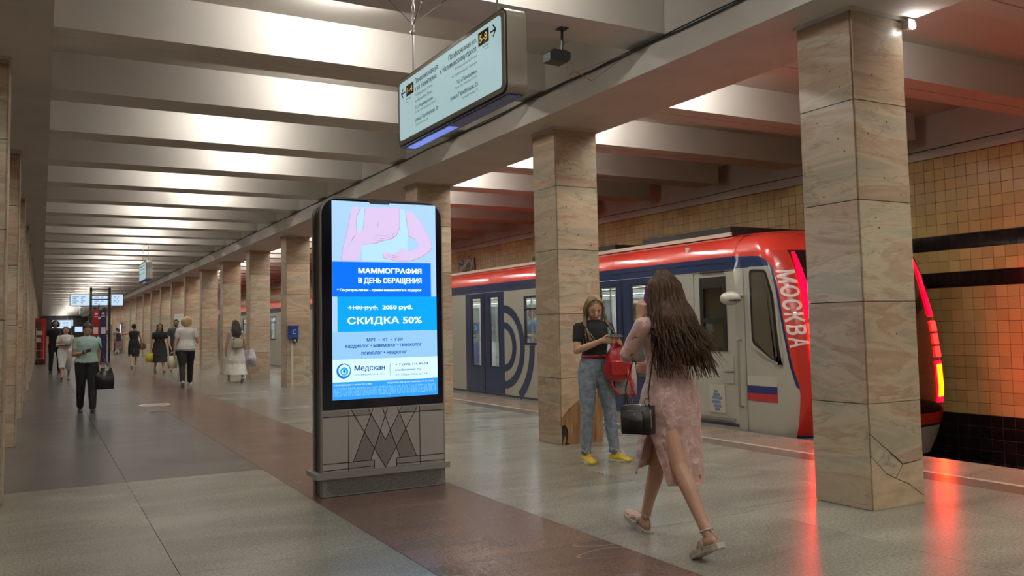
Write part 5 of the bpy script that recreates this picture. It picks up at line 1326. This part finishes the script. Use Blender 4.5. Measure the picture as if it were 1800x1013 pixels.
for s in (1, -1): blob(bm, p5['hd'](s * .034, .102, 1.478), (.026, .004, .018), 10, 6)
obj('glasses', bm, BLACK, p5['root'])
p6 = make_person(dict(at=(3.08, 22.1), face=-4, H=1.70, fat=1.12, label='blonde woman in white T-shirt and black trousers walking away down the hall', legs=[(20, 4, 1, 10), (-14, 24, 1, -30)], arms=[((.3, 0, -1), (.05, .9, -.1)), ((-.25, -.1, -1), (-.12, .0, -1))], hair='bob', hairmat=M('hair_pale_blonde', (.55, .42, .22), .5, var=.4, vscale=25), top=(C_WHT, 'short', .86), bottom=(C_BLK, 'trousers', .92), shoes=(WSHOE, M('pale_sole', (.6, .57, .5), .6)), vox=.010, ease=.028))
h_ = p6['arms'][1][2]
bag('shoulder_bag', 'cream bag with dangling strap carried by the blonde woman in the white T-shirt', 'bag', (h_.x - .04, h_.y + .02, .60), (.18, .11, .30), M('cream_leather', (.62, .56, .40), .45), 'box', strap=[arc_strap(.06, .16, .24), [(.08, 0, -.15), (.12, 0, -.35), (.08, 0, -.42), (.02, 0, -.36), (-.02, 0, -.16)]], rot=20)
p7 = make_person(dict(at=(4.42, 23.1), face=4, H=1.62, label='woman in long off-white dress with dark hair and small beige backpack, walking away', legs=WALKL, arms=[((.3, -.02, -1), (.15, .15, -1)), ((-.22, -.05, -1), (-.1, .0, -1))], hair='wavy', top=(C_CREAM, 'none', .86), topname='dress', dress=.20, flare=.10, shoes=(WSHOE,), vox=.010))
t = thing('backpack', 'small beige backpack with black straps on the woman in the off-white dress', 'backpack', (4.42, 22.87, 1.02))
bm = bmesh.new(); box(bm, -.13, .13, -.07, .07, -.16, .14); bevel(bm, .05, 3, .5); bb = obj('bag_body', bm, M('beige_canvas', (.42, .38, .28), .7), t, smooth=True)
bm = bmesh.new(); box(bm, -.09, .09, -.10, -.06, -.13, .0); bevel(bm, .02); obj('front_pocket', bm, MATS['beige_canvas'], t)
bm = bmesh.new()
for s in (1, -1): tube(bm, [(s * .05, .02, .13), (s * .11, .05, .24), (s * .12, .16, .31), (s * .13, .28, .26)], .014, 6)
tube(bm, arc_strap(.11, .08, .13, -.075), .010, 6); obj('strap', bm, BLACK, t)
h_ = p7['arms'][0][2]
t = bag('plastic_bag', 'white and grey plastic bag in the right hand of the woman in the off-white dress', 'bag', (h_.x + .08, h_.y - .02, .60), (.34, .14, .44), M('plastic_white', (.50, .47, .48), .5, var=.3, vscale=8, col2=(.24, .19, .22)), 'tote', strap=[arc_strap(.06, .2, .32)], rot=-6)
bm = bmesh.new(); blob(bm, (.0, -.082, -.04), (.045, .006, .045)); obj('printed_disc', bm, M('disc_grey', (.12, .12, .14), .6), t); bm = bmesh.new(); blob(bm, (.0, -.086, -.04), (.024, .006, .024)); obj('printed_disc', bm, WP, t)
p8 = make_person(dict(at=(3.02, 53.0), face=175, H=1.78, torso=TORSO_M, label='man in grey T-shirt and grey trousers standing by the information stand looking at a phone', legs=STAND, arms=[FWD_R, FWD_L], head=(25, 0), hair='short', top=(C_GREY, 'short', .86), bottom=(cloth('grey_blue', (.10, .11, .12)), 'trousers', .95), shoes=(BSHOE,), vox=.020, facefeat=False))
p9 = make_person(dict(at=(4.3, 60), face=0, H=1.62, label='woman in dark top and patterned skirt far off walking away', legs=WALKR, arms=[DOWN_R, DOWN_L], hair='short', hairmat=HAIRR, top=(C_NAVY, 'none', .86), bottom=(C_PAT, 'skirt', .3), shoes=(BSHOE,), vox=.022, facefeat=False))
p10 = make_person(dict(at=(4.5, 64), face=10, H=1.72, torso=TORSO_M, label='dark-haired boy in grey-green T-shirt far off beside the woman in the patterned skirt', legs=WALKL, arms=[DOWN_R, DOWN_L], hair='short', top=(cloth('grey_green', (.14, .19, .17)), 'short', .86), bottom=(C_NAVY, 'trousers', .9), shoes=(BSHOE,), vox=.022, facefeat=False))
p11 = make_person(dict(at=(.95, 52), face=180, H=1.60, label='far woman in pale blouse and light trousers carrying a white bag, near the red machine', legs=WALKR, arms=[DOWN_R, DOWN_L], hair='bob', hairmat=HAIRB, top=(C_CREAM, 'short', .86), bottom=(C_CREAM, 'trousers', .7), trg=.04, shoes=(BSHOE,), vox=.020, facefeat=False))
bag('plastic_bag', 'white bag carried by the far woman in the pale blouse', 'bag', (.68, 51.9, .55), (.26, .12, .34), M('bag_white', (.65, .63, .6), .6), 'tote', strap=[arc_strap(.05, .16, .26)])
p12 = make_person(dict(at=(.55, 62), face=180, H=1.58, label='far person in dark top and blue jeans nearest the red machine', legs=WALKL, arms=[DOWN_R, DOWN_L], hair='long', hairmat=HAIRR, top=(C_GREY, 'short', .9), bottom=(cloth('blue_denim', (.09, .13, .2)), 'trousers', .9), shoes=(WSHOE,), vox=.022, facefeat=False))
# passengers inside the train
make_person(dict(at=(8.35, 14.35), face=70, H=1.66, fat=1.1, torso=TORSO_M, label='passenger in blue shirt behind the train door window, left of the brown column', legs=STAND, arms=[FWD_R, FWD_L], head=(10, 0), hair='short', top=(cloth('sky_blue', (.10, .28, .6)), 'short', .86), bottom=(cloth('pale_denim', (.3, .38, .5)), 'trousers', .9), shoes=(BSHOE,), vox=.016))
bag('plastic_bag', 'white carrier bag held by the passenger in the blue shirt', 'bag', (8.08, 14.38, .93), (.28, .12, .34), MATS['bag_white'], 'tote', rot=80)
make_person(dict(at=(8.6, 15.4), face=110, H=1.62, label='passenger in dark clothes at the left pane of the far train door', legs=STAND, arms=[DOWN_R, DOWN_L], hair='short', top=(C_GREY, 'short', .86), bottom=(C_BLK, 'trousers', .9), shoes=(BSHOE,), vox=.018))
make_person(dict(at=(8.3, 11.05), face=60, H=1.66, label='passenger with brown hair in dark top inside the train beside the blonde woman', legs=STAND, arms=[FWD_R, DOWN_L], hair='long', hairmat=HAIRR, top=(C_GREY, 'short', .86), bottom=(C_BLK, 'trousers', .9), shoes=(BSHOE,), vox=.014))
make_person(dict(at=(9.2, 9.4), face=90, H=1.7, torso=TORSO_M, label='passenger in black standing deep inside the train behind the long-haired woman', legs=STAND, arms=[DOWN_R, DOWN_L], hair='short', top=(C_BLK, 'short', .86), bottom=(C_BLK, 'trousers', .9), shoes=(BSHOE,), vox=.018))

# ---- standing woman with the red backpack
DEN = M('blue_denim_jeans', (.23, .275, .32), .9, var=.4, vscale=24, col2=(.12, .15, .19), bump=.3, bscale=60, detail=8)
YEL = M('yellow_canvas', (.60, .42, .02), .55, var=.25, vscale=30)
B0 = Vector((4.705, 6.96))
HB = 1.565 / 1.6
legsB = [[V3(.085, 0, .845), V3(.125, .05, .46), V3(.145, .03, .082), 0], [V3(-.085, 0, .845), V3(-.12, .05, .46), V3(-.135, .10, .082), 0]]
pb = make_person(dict(at=(B0.x, B0.y), face=176, H=1.60, fat=.96, label='blonde woman in black polo shirt and cropped jeans standing by a column with phone', skin=skin('skin_fair', (.56, .33, .22)),
    legpts=legsB, footdir={0: V3(.10, 1, 0), 1: V3(-.45, 1, 0)}, lean=-1, torso=TORSO, waist=1.0,
    arms=[('pts', V3(.215, .03, 1.06), V3(.05, .235, 1.155), V3(-.75, .45, .10), V3(0, .2, 1), 38), ('pts', V3(-.20, .05, 1.06), V3(-.135, .25, 1.125), V3(.45, .35, .35), V3(.3, .0, 1), 42)],
    head=(27, -18), hair='none', top=(C_BLK, 'short', .985), bottom=(DEN, 'trousers', .88), trg=.010, shoes=(YEL, M('white_rubber', (.62, .58, .48), .6)), vox=.0055, ease=.010, wr=.008))
for o in pb['root'].children:
    if o.name.startswith('shoe') and not o.name.startswith('shoe_sole'):
        pass
root = pb['root']; hd, tzb = pb['hd'], pb['tz']
# hair: cap, parting and wavy locks
def lock(bm, pts, r0, r1, n=7, wob=0.0, seed=0):
    rn = random.Random(seed); P_ = [Vector(p) for p in pts]; out = []
    m = 12
    for i in range(m + 1):
        t_ = i / m * (len(P_) - 1); j = min(int(t_), len(P_) - 2); f = t_ - j
        p = P_[j].lerp(P_[j + 1], f)
        if 0 < j: p = p * .85 + (P_[j - 1].lerp(P_[j + 1], .5 + f / 2)) * .15
        w_ = wob * math.sin(i * 1.1 + seed); out.append((p + Vector((w_, wob * math.cos(i * .9 + seed * 2), 0)) * (i / m), (r0 + (r1 - r0) * (i / m) ** 1.6) * (1 + .0), (r0 + (r1 - r0) * (i / m) ** 1.6) * .55))
    loft(bm, out, n=n, side=XV)
rn = random.Random(3)
bm = bmesh.new()
RMb = Matrix.Rotation(math.radians(-18), 3, 'Z') @ Matrix.Rotation(math.radians(-27), 3, 'X')
blob(bm, hd(0, -.008, 1.516), (.082, .094, .090), 20, 14, RMb)
loft(bm, [(hd(0, -.06, 1.50), .085, .05), (hd(0, -.075, 1.42), .085, .045), (tzb(V3(0, -.085, 1.30)), .085, .035), (tzb(V3(0, -.09, 1.22)), .05, .02)], n=16)
h1 = obj('hair', bm, HAIRB, root); remesh(h1, .007, 2, .006)
bm = bmesh.new()
for s in (1, -1):
    for i in range(16 if s > 0 else 9):
        a = i / 15; x = s * (.03 + .052 * a); 
        end = V3(s * (.115 + rn.uniform(-.04, .035)), .085 + rn.uniform(-.05, .05), (1.13 if s > 0 else 1.24) + rn.uniform(-.03, .08))
        lock(bm, [hd(s * .012, .055 - .09 * a, 1.592 - .005 * a), hd(s * .066, .055 - .08 * a, 1.565), hd(s * .090, .035 - .05 * a, 1.49), hd(s * .095, .02 - .05 * a, 1.42), tzb(V3(s * .125, .05, 1.29)), tzb(end)], .010, .003, wob=.016, seed=i + 20 * s)
obj('hair_lock', bm, HAIRB, root, smooth=True)
# polo collar and buttons, belt, split hems
bm = bmesh.new(); loft(bm, [(tzb(V3(0, .0, 1.33)), .066, .062), (tzb(V3(0, .004, 1.352)), .058, .056)], n=18, caps=False); obj('collar', bm, C_BLK, root, smooth=True)
bm = bmesh.new()
for z in (1.27, 1.235): blob(bm, tzb(V3(0, .112 - (z - 1.235) * .35, z)), (.006, .004, .006), 8, 6)
obj('button', bm, M('button_white', (.7, .7, .66), .3), root)
bm = bmesh.new(); loft(bm, [(tzb(V3(0, .0, .985)), .142, .104), (tzb(V3(0, .0, 1.012)), .136, .100)], n=24, caps=False); obj('belt', bm, M('red_belt', (.28, .01, .02), .35), root, smooth=True)
bm = bmesh.new(); box(bm, -.02, .02, .098, .108, .985, 1.012); obj('belt_buckle', bm, M('brass', (.6, .45, .2), .3, 1), root)
for i, (h, k_, a, pit) in enumerate(legsB):
    c = k_.lerp(a, .9); bm = bmesh.new(); loft(bm, [(c + V3(0, 0, .012), .050, .054), (c - V3(0, 0, .035), .053, .058)], n=18, caps=False, closed=False)
    fs = sorted(bm.faces, key=lambda f: -f.calc_center_median().y)[:2]; bmesh.ops.delete(bm, geom=fs, context='FACES')
    o = obj('frayed_hem', bm, DEN, root, smooth=True); sm_ = o.modifiers.new('thickness', 'SOLIDIFY'); sm_.thickness = .004
bm = bmesh.new()
for sx in (1, -1): tube(bm, [legsB[0 if sx > 0 else 1][0] + V3(sx * .075, .06, .10), legsB[0 if sx > 0 else 1][0] + V3(sx * .02, .115, .09)], .003, 5)
tube(bm, [V3(0, .118, .97), V3(0, .120, .87)], .003, 5); obj('seam', bm, M('seam_dark', (.06, .09, .13), .8), root)
# laces on the yellow shoes
for o in [c for c in root.children if c.name.split('.')[0] == 'shoe']:
    pass
for i, (h, k_, a, pit) in enumerate(legsB):
    fd = (V3(.10, 1, 0), V3(-.45, 1, 0))[i].normalized(); sd = V3(fd.y, -fd.x, 0); bm = bmesh.new(); base = a - V3(0, 0, .03)
    for q in range(4): c = base + fd * (.045 + q * .022) + V3(0, 0, .052 - q * .008); tube(bm, [c - sd * .022, c + V3(0, 0, .004), c + sd * .022], .003, 5)
    c = base + fd * .045 + V3(0, 0, .058); tube(bm, [c, c + sd * .04 + V3(0, 0, .006), c + sd * .03 + fd * .03 - V3(0, 0, .01)], .0025, 5); tube(bm, [c, c - sd * .04 + V3(0, 0, .006), c - sd * .03 + fd * .03 - V3(0, 0, .01)], .0025, 5)
    obj('shoelace', bm, M('lace_cream', (.7, .6, .3), .7), root)
Wb = pb['W']
ph = Wb(V3(-.055, .315, 1.195)); phone(ph, Vector((0, -.6, 1)), (Wb(V3(1, 0, 0)) - Wb(V3(0, 0, 0))), 'dark phone held in both hands by the blonde woman in the black polo').scale = (.8, .8, .8)
# red backpack worn on the front
REDL = M('red_leather', (.42, .012, .022), .34, var=.15, vscale=9, coat=.2); GOLD = M('gold_metal', (.75, .5, .2), .25, 1)
cb = Wb(V3(-.125, .215, .965))
t = thing('backpack', 'red leather backpack with a studded heart hanging in front of the blonde woman', 'backpack', cb, math.radians(176 - 8)); t.scale = (.9, .9, .9)
bm = bmesh.new(); loft(bm, [(V3(0, 0, -.155), .150, .070), (V3(0, 0, -.13), .160, .078), (V3(0, 0, -.02), .148, .078), (V3(0, -.005, .08), .112, .065), (V3(0, -.01, .14), .072, .048), (V3(0, -.01, .165), .052, .032)], n=24); bo = obj('bag_body', bm, REDL, t); remesh(bo, .006, 3, .008, TEXW)
bm = bmesh.new(); poly_prism(bm, rrect(-.125, .06, -.15, -.005, .03, 5), Vector((0, 0, 0)), -XV, ZV, -.0, .112); bmesh.ops.translate(bm, verts=bm.verts, vec=(0, .0, 0)); bevel(bm, .012, 3, .9); po = obj('front_pocket', bm, REDL, t, smooth=True)
bm = bmesh.new()
for i in range(26):
    a = 2 * PI * i / 26; hx = 16 * math.sin(a) ** 3; hz = 13 * math.cos(a) - 5 * math.cos(2 * a) - 2 * math.cos(3 * a) - math.cos(4 * a)
    blob(bm, (.030 + hx * .0027, .1135, -.078 + hz * .0027), (.0032, .0032, .0032), 8, 5)
obj('heart_studs', bm, GOLD, po)
bm = bmesh.new(); tube(bm, [(.118, .100, -.02), (-.05, .114, -.018)], .003, 6); obj('zip', bm, GOLD, po)
for x, tip in ((-.095, -.20), (-.075, -.175)):
    bm = bmesh.new(); loft(bm, [(V3(x, .085, -.09), .004, .004), (V3(x, .088, -.12), .010, .010), (V3(x, .09, tip), .014, .012)], n=10, caps=False); obj('tassel', bm, REDL if x < -.08 else M('tan_leather', (.55, .22, .08), .5), t)
bm = bmesh.new(); tube(bm, [(-.11, .07, .12), (-.105, .085, .02), (-.095, .088, -.09)], .004, 6); tube(bm, [(.02, .05, .165), (.0, .055, .13), (-.06, .06, .16)], .005, 6); blob(bm, (-.11, .083, .0), (.009, .006, .009), 8, 6); obj('drawstring', bm, REDL, t)
bm = bmesh.new()
for pts in ([(-.13, .0, -.15), (-.16, .03, -.26), (-.12, .04, -.36), (-.08, .03, -.40)], [(-.11, .02, -.15), (-.13, .04, -.28), (-.19, .02, -.40)], [(.08, .0, -.15), (.07, .02, -.28), (.0, .03, -.37), (-.06, .03, -.36)]): loft(bm, [(Vector(p), .012, .004) for p in pts], n=8, side=XV, caps=False)
obj('hanging_strap', bm, REDL, t, smooth=True)
bm = bmesh.new(); loft(bm, [(V3(.02, -.05, .14), .014, .004), (V3(.035, -.10, .25), .016, .004), (V3(.03, -.15, .345), .018, .005), (V3(.02, -.25, .36), .018, .004)], n=8, side=XV, caps=False); obj('teal_strap', bm, M('teal_canvas', (.10, .28, .28), .8), t, smooth=True)
t = bag('tote_bag', 'grey and white paper bag held behind the red backpack', 'bag', Wb(V3(-.27, .10, .78)), (.20, .10, .30), M('paper_grey', (.45, .45, .43), .7, var=.3, vscale=6), 'box', rot=160)
bm = bmesh.new(); tube(bm, [Vector(p) for p in ((.05, .05, .15), (.12, .08, .02), (.06, .09, -.08), (-.02, .08, -.05))], .0025, 5); obj('cable', bm, BLACK, t)
# ---- long-haired woman walking away in a pink dress
A0 = Vector((3.28, 4.08))
def satin():
    m = bpy.data.materials.new('pink_satin'); m.use_nodes = True; nt = m.node_tree; N = nt.nodes; L = nt.links; b = N['Principled BSDF']
    b.inputs['Roughness'].default_value = .42; b.inputs['Sheen Weight'].default_value = .3
    tc = N.new('ShaderNodeTexCoord')
    n1 = N.new('ShaderNodeTexNoise'); n1.inputs['Scale'].default_value = 11; n1.inputs['Detail'].default_value = 5; n1.inputs['Distortion'].default_value = 1.8; L.new(tc.outputs['Object'], n1.inputs['Vector'])
    cr = N.new('ShaderNodeValToRGB'); L.new(n1.outputs[0], cr.inputs[0]); e = cr.color_ramp.elements
    e[0].position = 0; e[0].color = (.50, .31, .27, 1); e[1].position = 1; e[1].color = (.74, .60, .57, 1)
    for p, c in ((.30, (.08, .04, .05)), (.325, (.50, .31, .27)), (.57, (.52, .33, .29)), (.60, (.70, .55, .52)), (.65, (.53, .34, .30))): q = e.new(p); q.color = (*c, 1)
    L.new(cr.outputs[0], b.inputs['Base Color'])
    n2 = N.new('ShaderNodeTexNoise'); n2.inputs['Scale'].default_value = 8; n2.inputs['Detail'].default_value = 2
    mp = N.new('ShaderNodeMapping'); mp.inputs['Scale'].default_value = (1, 1, 1.5); mp.inputs['Rotation'].default_value = (.6, .5, 0); L.new(tc.outputs['Object'], mp.inputs[0]); L.new(mp.outputs[0], n2.inputs['Vector'])
    bp = N.new('ShaderNodeBump'); bp.inputs['Strength'].default_value = .9; bp.inputs['Distance'].default_value = .02; L.new(n2.outputs[0], bp.inputs['Height']); L.new(bp.outputs[0], b.inputs['Normal'])
    MATS['satin'] = m; return m
SAT = satin()
legsA = [[V3(.080, .03, .86), V3(.075, .225, .465), V3(.07, .355, .095), 20], [V3(-.080, -.02, .86), V3(-.080, -.165, .49), V3(-.080, -.395, .155), -28]]
pa = make_person(dict(at=(A0.x, A0.y), face=0, H=1.60, fat=.95, label='woman with very long brown hair in a pink printed dress walking with phone', skin=skin('skin_light', (.52, .30, .21)),
    legpts=legsA, lean=3, dz=.015, handscale=.95,
    arms=[('pts', V3(.205, .04, 1.07), V3(.09, .25, 1.02), V3(-.7, .5, .1), V3(0, 0, 1), 35), ('pts', V3(-.215, .115, 1.115), V3(-.125, .09, 1.345), V3(.15, -.05, 1), V3(.4, -.9, 0), 30)],
    head=(4, 10), hair='none', top=(SAT, 'elbow', .93), topname='dress_bodice', vox=.0055, ease=.012, wr=.012))
root = pa['root']; hdA, tzA, WA = pa['hd'], pa['tz'], pa['W']
# skirt: open on the left side below the thigh, folds and thickness
def skirt_pt(th, k_):
    # th 0 = +x (right), 90 = forward, 180 = left; k_ 0 waist .. 1 hem
    z = .97 - k_ * .59
    a = lerp_tab(k_, [(0, .142), (.14, .178), (.25, .188), (.5, .175), (.8, .172), (1, .178)]); b = lerp_tab(k_, [(0, .108), (.14, .142), (.25, .15), (.5, .175), (.75, .205), (1, .235)])
    cy = lerp_tab(k_, [(0, .0), (.3, -.01), (.6, .0), (1, .02)])
    t_ = math.radians(th); w_ = 1 + .035 * k_ * math.sin(5 * t_ + 2.2 * k_) + .022 * math.sin(9 * t_ + 7 * k_ + 1) * (.3 + k_)
    if math.sin(t_) < 0: b *= 1.02
    return V3(math.cos(t_) * a * w_, math.sin(t_) * b * w_ + cy, z + (.05 * max(0, math.sin(t_)) * k_ ** 3))
bm = bmesh.new(); NS, NT = 26, 96; grid = []
for i in range(NS + 1):
    k_ = i / NS; slit = lerp_tab(k_, [(0, 0), (.50, 0), (.62, 13), (1, 34)]); c0 = 186
    r = []
    for j in range(NT + 1):
        th = c0 + slit + (360 - 2 * slit) * j / NT
        r.append(bm.verts.new(skirt_pt(th, k_)))
    grid.append(r)
for i in range(NS):
    for j in range(NT): bm.faces.new((grid[i][j], grid[i][j + 1], grid[i + 1][j + 1], grid[i + 1][j]))
for i in range(13): bmesh.ops.pointmerge(bm, verts=[grid[i][0], grid[i][NT]], merge_co=grid[i][0].co) if i < 13 else None
sk = obj('dress_skirt', bm, SAT, root, smooth=True)
m = sk.modifiers.new('thickness', 'SOLIDIFY'); m.thickness = .005; m.offset = 0
m = sk.modifiers.new('subd', 'SUBSURF'); m.levels = 1; m.render_levels = 1
m = sk.modifiers.new('wrinkle', 'DISPLACE'); m.texture = TEXN; m.strength = .03; m.mid_level = .5
bm = bmesh.new(); loft(bm, [(V3(0, 0, .945), .152, .118), (V3(0, 0, .97), .146, .112), (V3(0, 0, .99), .145, .110)], n=28, caps=False); obj('waist_seam', bm, SAT, root, smooth=True)
# hair: scalp mass plus many long wavy locks blown back
HAIRA = bpy.data.materials.new('long_brown_hair'); HAIRA.use_nodes = True; nt = HAIRA.node_tree; N = nt.nodes; L = nt.links; b = N['Principled BSDF']; b.inputs['Roughness'].default_value = .62; b.inputs['Specular IOR Level'].default_value = .25
g = N.new('ShaderNodeNewGeometry'); tc = N.new('ShaderNodeTexCoord'); mp = N.new('ShaderNodeMapping'); mp.inputs['Scale'].default_value = (40, 40, 3); L.new(tc.outputs['Object'], mp.inputs[0])
nz = N.new('ShaderNodeTexNoise'); nz.inputs['Scale'].default_value = 1.6; nz.inputs['Detail'].default_value = 4; L.new(mp.outputs[0], nz.inputs['Vector'])
ad = N.new('ShaderNodeMath'); ad.operation = 'ADD'; L.new(nz.outputs[0], ad.inputs[0]); mu = N.new('ShaderNodeMath'); mu.operation = 'MULTIPLY'; mu.inputs[1].default_value = .45; L.new(g.outputs['Random Per Island'], mu.inputs[0]); L.new(mu.outputs[0], ad.inputs[1])
cr = N.new('ShaderNodeValToRGB'); L.new(ad.outputs[0], cr.inputs[0]); e = cr.color_ramp.elements; e[0].position = .35; e[0].color = (.018, .009, .005, 1); e[1].position = 1.0; e[1].color = (.135, .068, .030, 1); q = e.new(.7); q.color = (.052, .028, .014, 1)
L.new(cr.outputs[0], b.inputs['Base Color'])
bm = bmesh.new(); RMa = Matrix.Rotation(math.radians(10), 3, 'Z') @ Matrix.Rotation(math.radians(-4), 3, 'X')
blob(bm, hdA(0, -.018, 1.508), (.090, .098, .097), 20, 14, RMa)
loft(bm, [(hdA(0, -.045, 1.50), .098, .07), (hdA(0, -.06, 1.42), .108, .07), (V3(.005, -.10, 1.33), .130, .080), (V3(.02, -.13, 1.22), .140, .075), (V3(.03, -.15, 1.13), .110, .055), (V3(.03, -.16, 1.08), .06, .03)], n=20)
h1 = obj('hair', bm, HAIRA, root); remesh(h1, .008, 2, .012)
bm = bmesh.new(); rn = random.Random(9)
for i in range(360):
    th = rn.uniform(-200, 20); a = math.radians(th)      # around the back of the head from left to right
    sx, sy = math.cos(a), math.sin(a)
    up = rn.uniform(0, 1); top = hdA(sx * .03, -.02 + sy * .03, 1.606 - rn.uniform(0, .006))
    side = hdA(sx * .096, -.015 + sy * .104, 1.52); low = hdA(sx * .103, -.02 + sy * .108, 1.43)
    back = max(0, -sy)
    lz = rn.uniform(.98, 1.16) if rn.random() < .75 else rn.uniform(1.12, 1.28)
    ex = sx * .15 + .02 + rn.uniform(-.05, .05); ey = -.09 - back * .11 - rn.uniform(0, .09) + (.03 if sx < -.8 else 0) - max(0, sx) * .01
    mid = V3(sx * .140, -.05 + sy * .125, 1.27)
    lock(bm, [top, side, low, mid, V3(ex, ey, lz)], rn.uniform(.007, .012), .0022, n=5, wob=rn.uniform(.010, .022), seed=i)
obj('hair_lock', bm, HAIRA, root, smooth=True)
bm = bmesh.new()
for i in range(60):
    a = math.radians(rn.uniform(-190, 10)); sx, sy = math.cos(a), math.sin(a)
    lock(bm, [hdA(sx * .10, -.02 + sy * .106, 1.45), V3(sx * .14, -.09 + sy * .13, 1.28), V3(sx * .20 + rn.uniform(-.05, .05), -.15 + sy * .12 - rn.uniform(0, .12), rn.uniform(1.02, 1.2))], .004, .0007, n=5, wob=.012, seed=i + 300)
obj('flyaway_hair', bm, HAIRA, root, smooth=True)
# sandals: sole, straps, buckle on each foot
for i, (h, k_, an, pit) in enumerate(legsA):
    f = YV; a = math.radians(pit); F_ = f * math.cos(a) + ZV * math.sin(a); U_ = -f * math.sin(a) + ZV * math.cos(a); sd = XV
    heel = an - U_ * .045 - F_ * .035; c = heel - U_ * .030
    outl = [(-.045, 0), (-.038, .026), (0, .037), (.06, .035), (.12, .046), (.17, .047), (.21, .028), (.222, 0), (.21, -.028), (.17, -.047), (.12, -.046), (.06, -.035), (0, -.037), (-.038, -.026)]
    bend = lambda u: .012 * math.sin(max(0, u) * 14) if i else .018 * (max(0, u - .13) / .09) ** 2
    bm = bmesh.new(); A_ = [bm.verts.new(c + F_ * u + sd * v_ + U_ * (bend(u) - .020)) for u, v_ in outl]; B_ = [bm.verts.new(c + F_ * u + sd * v_ * 1.06 + U_ * (bend(u) + .010)) for u, v_ in outl]
    bm.faces.new(A_[::-1]); bm.faces.new(B_)
    for q in range(len(outl)): bm.faces.new((A_[q], A_[(q + 1) % len(outl)], B_[(q + 1) % len(outl)], B_[q]))
    bevel(bm, .006, 2); so = obj('sandal_sole', bm, M('sandal_grey', (.45, .42, .36), .55), root)
    st = M('sandal_strap', (.48, .40, .36), .5)
    bm = bmesh.new()
    for u, hh, wv_ in ((.135, .040, .047), (.075, .062, .040)):
        loft(bm, [(c + F_ * (u - .03 * math.sin(PI * q / 8) * 0) + sd * (-wv_ * math.cos(PI * q / 8)) + U_ * (.005 + hh * math.sin(PI * q / 8)), .012, .003) for q in range(9)], n=8, side=F_, caps=False)
    tube(bm, [an + U_ * .02 + F_ * .036 * math.cos(q) + sd * .033 * math.sin(q) for q in [2 * PI * j / 14 for j in range(15)]], .005, 6)
    tube(bm, [an + U_ * .02 + F_ * .036, c + F_ * .075 + U_ * .066, c + F_ * .135 + U_ * .045], .005, 6); tube(bm, [an + U_ * .02 - F_ * .034, heel - F_ * .03], .005, 6)
    obj('sandal_strap', bm, st, so, smooth=True)
    bm = bmesh.new(); tube(bm, [c + F_ * (.075 + .016 * math.cos(q)) - sd * (.043) + U_ * (.04 + .014 * math.sin(q)) for q in [2 * PI * j / 10 for j in range(11)]], .003, 6); obj('buckle', bm, STEEL, so)
# phone at the ear
t = thing('phone', 'purple phone held to the ear of the long-haired woman', 'phone', WA(V3(-.098, .045, 1.455))); bm = bmesh.new(); box(bm, -.005, .005, -.036, .036, -.07, .07); bevel(bm, .003)
bmesh.ops.rotate(bm, cent=(0, 0, 0), matrix=Matrix.Rotation(.25, 3, 'X'), verts=bm.verts); obj('phone_body', bm, M('phone_purple', (.16, .06, .16), .3), t)
# black camera bag with long shoulder strap
BL = M('black_bag_leather', (.012, .011, .012), .32, bump=.2, bscale=120); CH_ = M('zip_silver', (.6, .58, .55), .25, 1)
bc = Vector((3.005, 4.02, .765)); t = thing('crossbody_bag', 'small black bag with silver zips and long strap at the hip of the long-haired woman', 'bag', bc, math.radians(-62))
bm = bmesh.new(); box(bm, -.085, .085, -.045, .045, -.085, .075); bevel(bm, .022, 3, .5); bo = obj('bag_body', bm, BL, t, smooth=True)
bm = bmesh.new(); box(bm, -.075, .055, -.072, -.035, -.075, .045); bevel(bm, .016, 3, .5); obj('front_pocket', bm, BL, t, smooth=True)
bm = bmesh.new(); tube(bm, [(-.088, -.02, -.05), (-.086, -.02, .05), (-.05, -.02, .0785), (.05, -.02, .0785), (.086, -.02, .05), (.0885, -.02, -.05)], .0035, 6); tube(bm, [(-.072, -.055, -.03), (-.07, -.055, .035), (-.04, -.055, .048), (.03, -.055, .048), (.053, -.055, .03)], .003, 6); obj('zip', bm, CH_, t, smooth=True)
inv = (Matrix.Translation(bc) @ Matrix.Rotation(math.radians(-62), 4, 'Z')).inverted()
sh = WA(V3(-.120, -.012, 1.368)); pts = [bc + Vector((.02, -.08, .075)), bc + Vector((.02, -.075, .15)), sh + Vector((-.03, -.075, -.12)), sh + Vector((-.012, -.045, -.02)), sh, sh + Vector((-.01, .05, -.03)), sh + Vector((-.035, .09, -.15)), bc + Vector((-.01, .10, .16)), bc + Vector((-.015, .075, .075))]
bm = bmesh.new(); loft(bm, [(inv @ p, .010, .0025) for p in pts], n=8, side=Vector((0, 1, 0)), caps=False); obj('strap', bm, BL, t, smooth=True)
for yy in (-.08, .075):
    bm = bmesh.new(); c = inv @ (bc + Vector((.003, yy, .10))); tube(bm, [c + Vector((.014 * math.cos(q), 0, .02 * math.sin(q))) for q in [2 * PI * j / 10 for j in range(11)]], .0035, 6); obj('ring', bm, CH_, t)
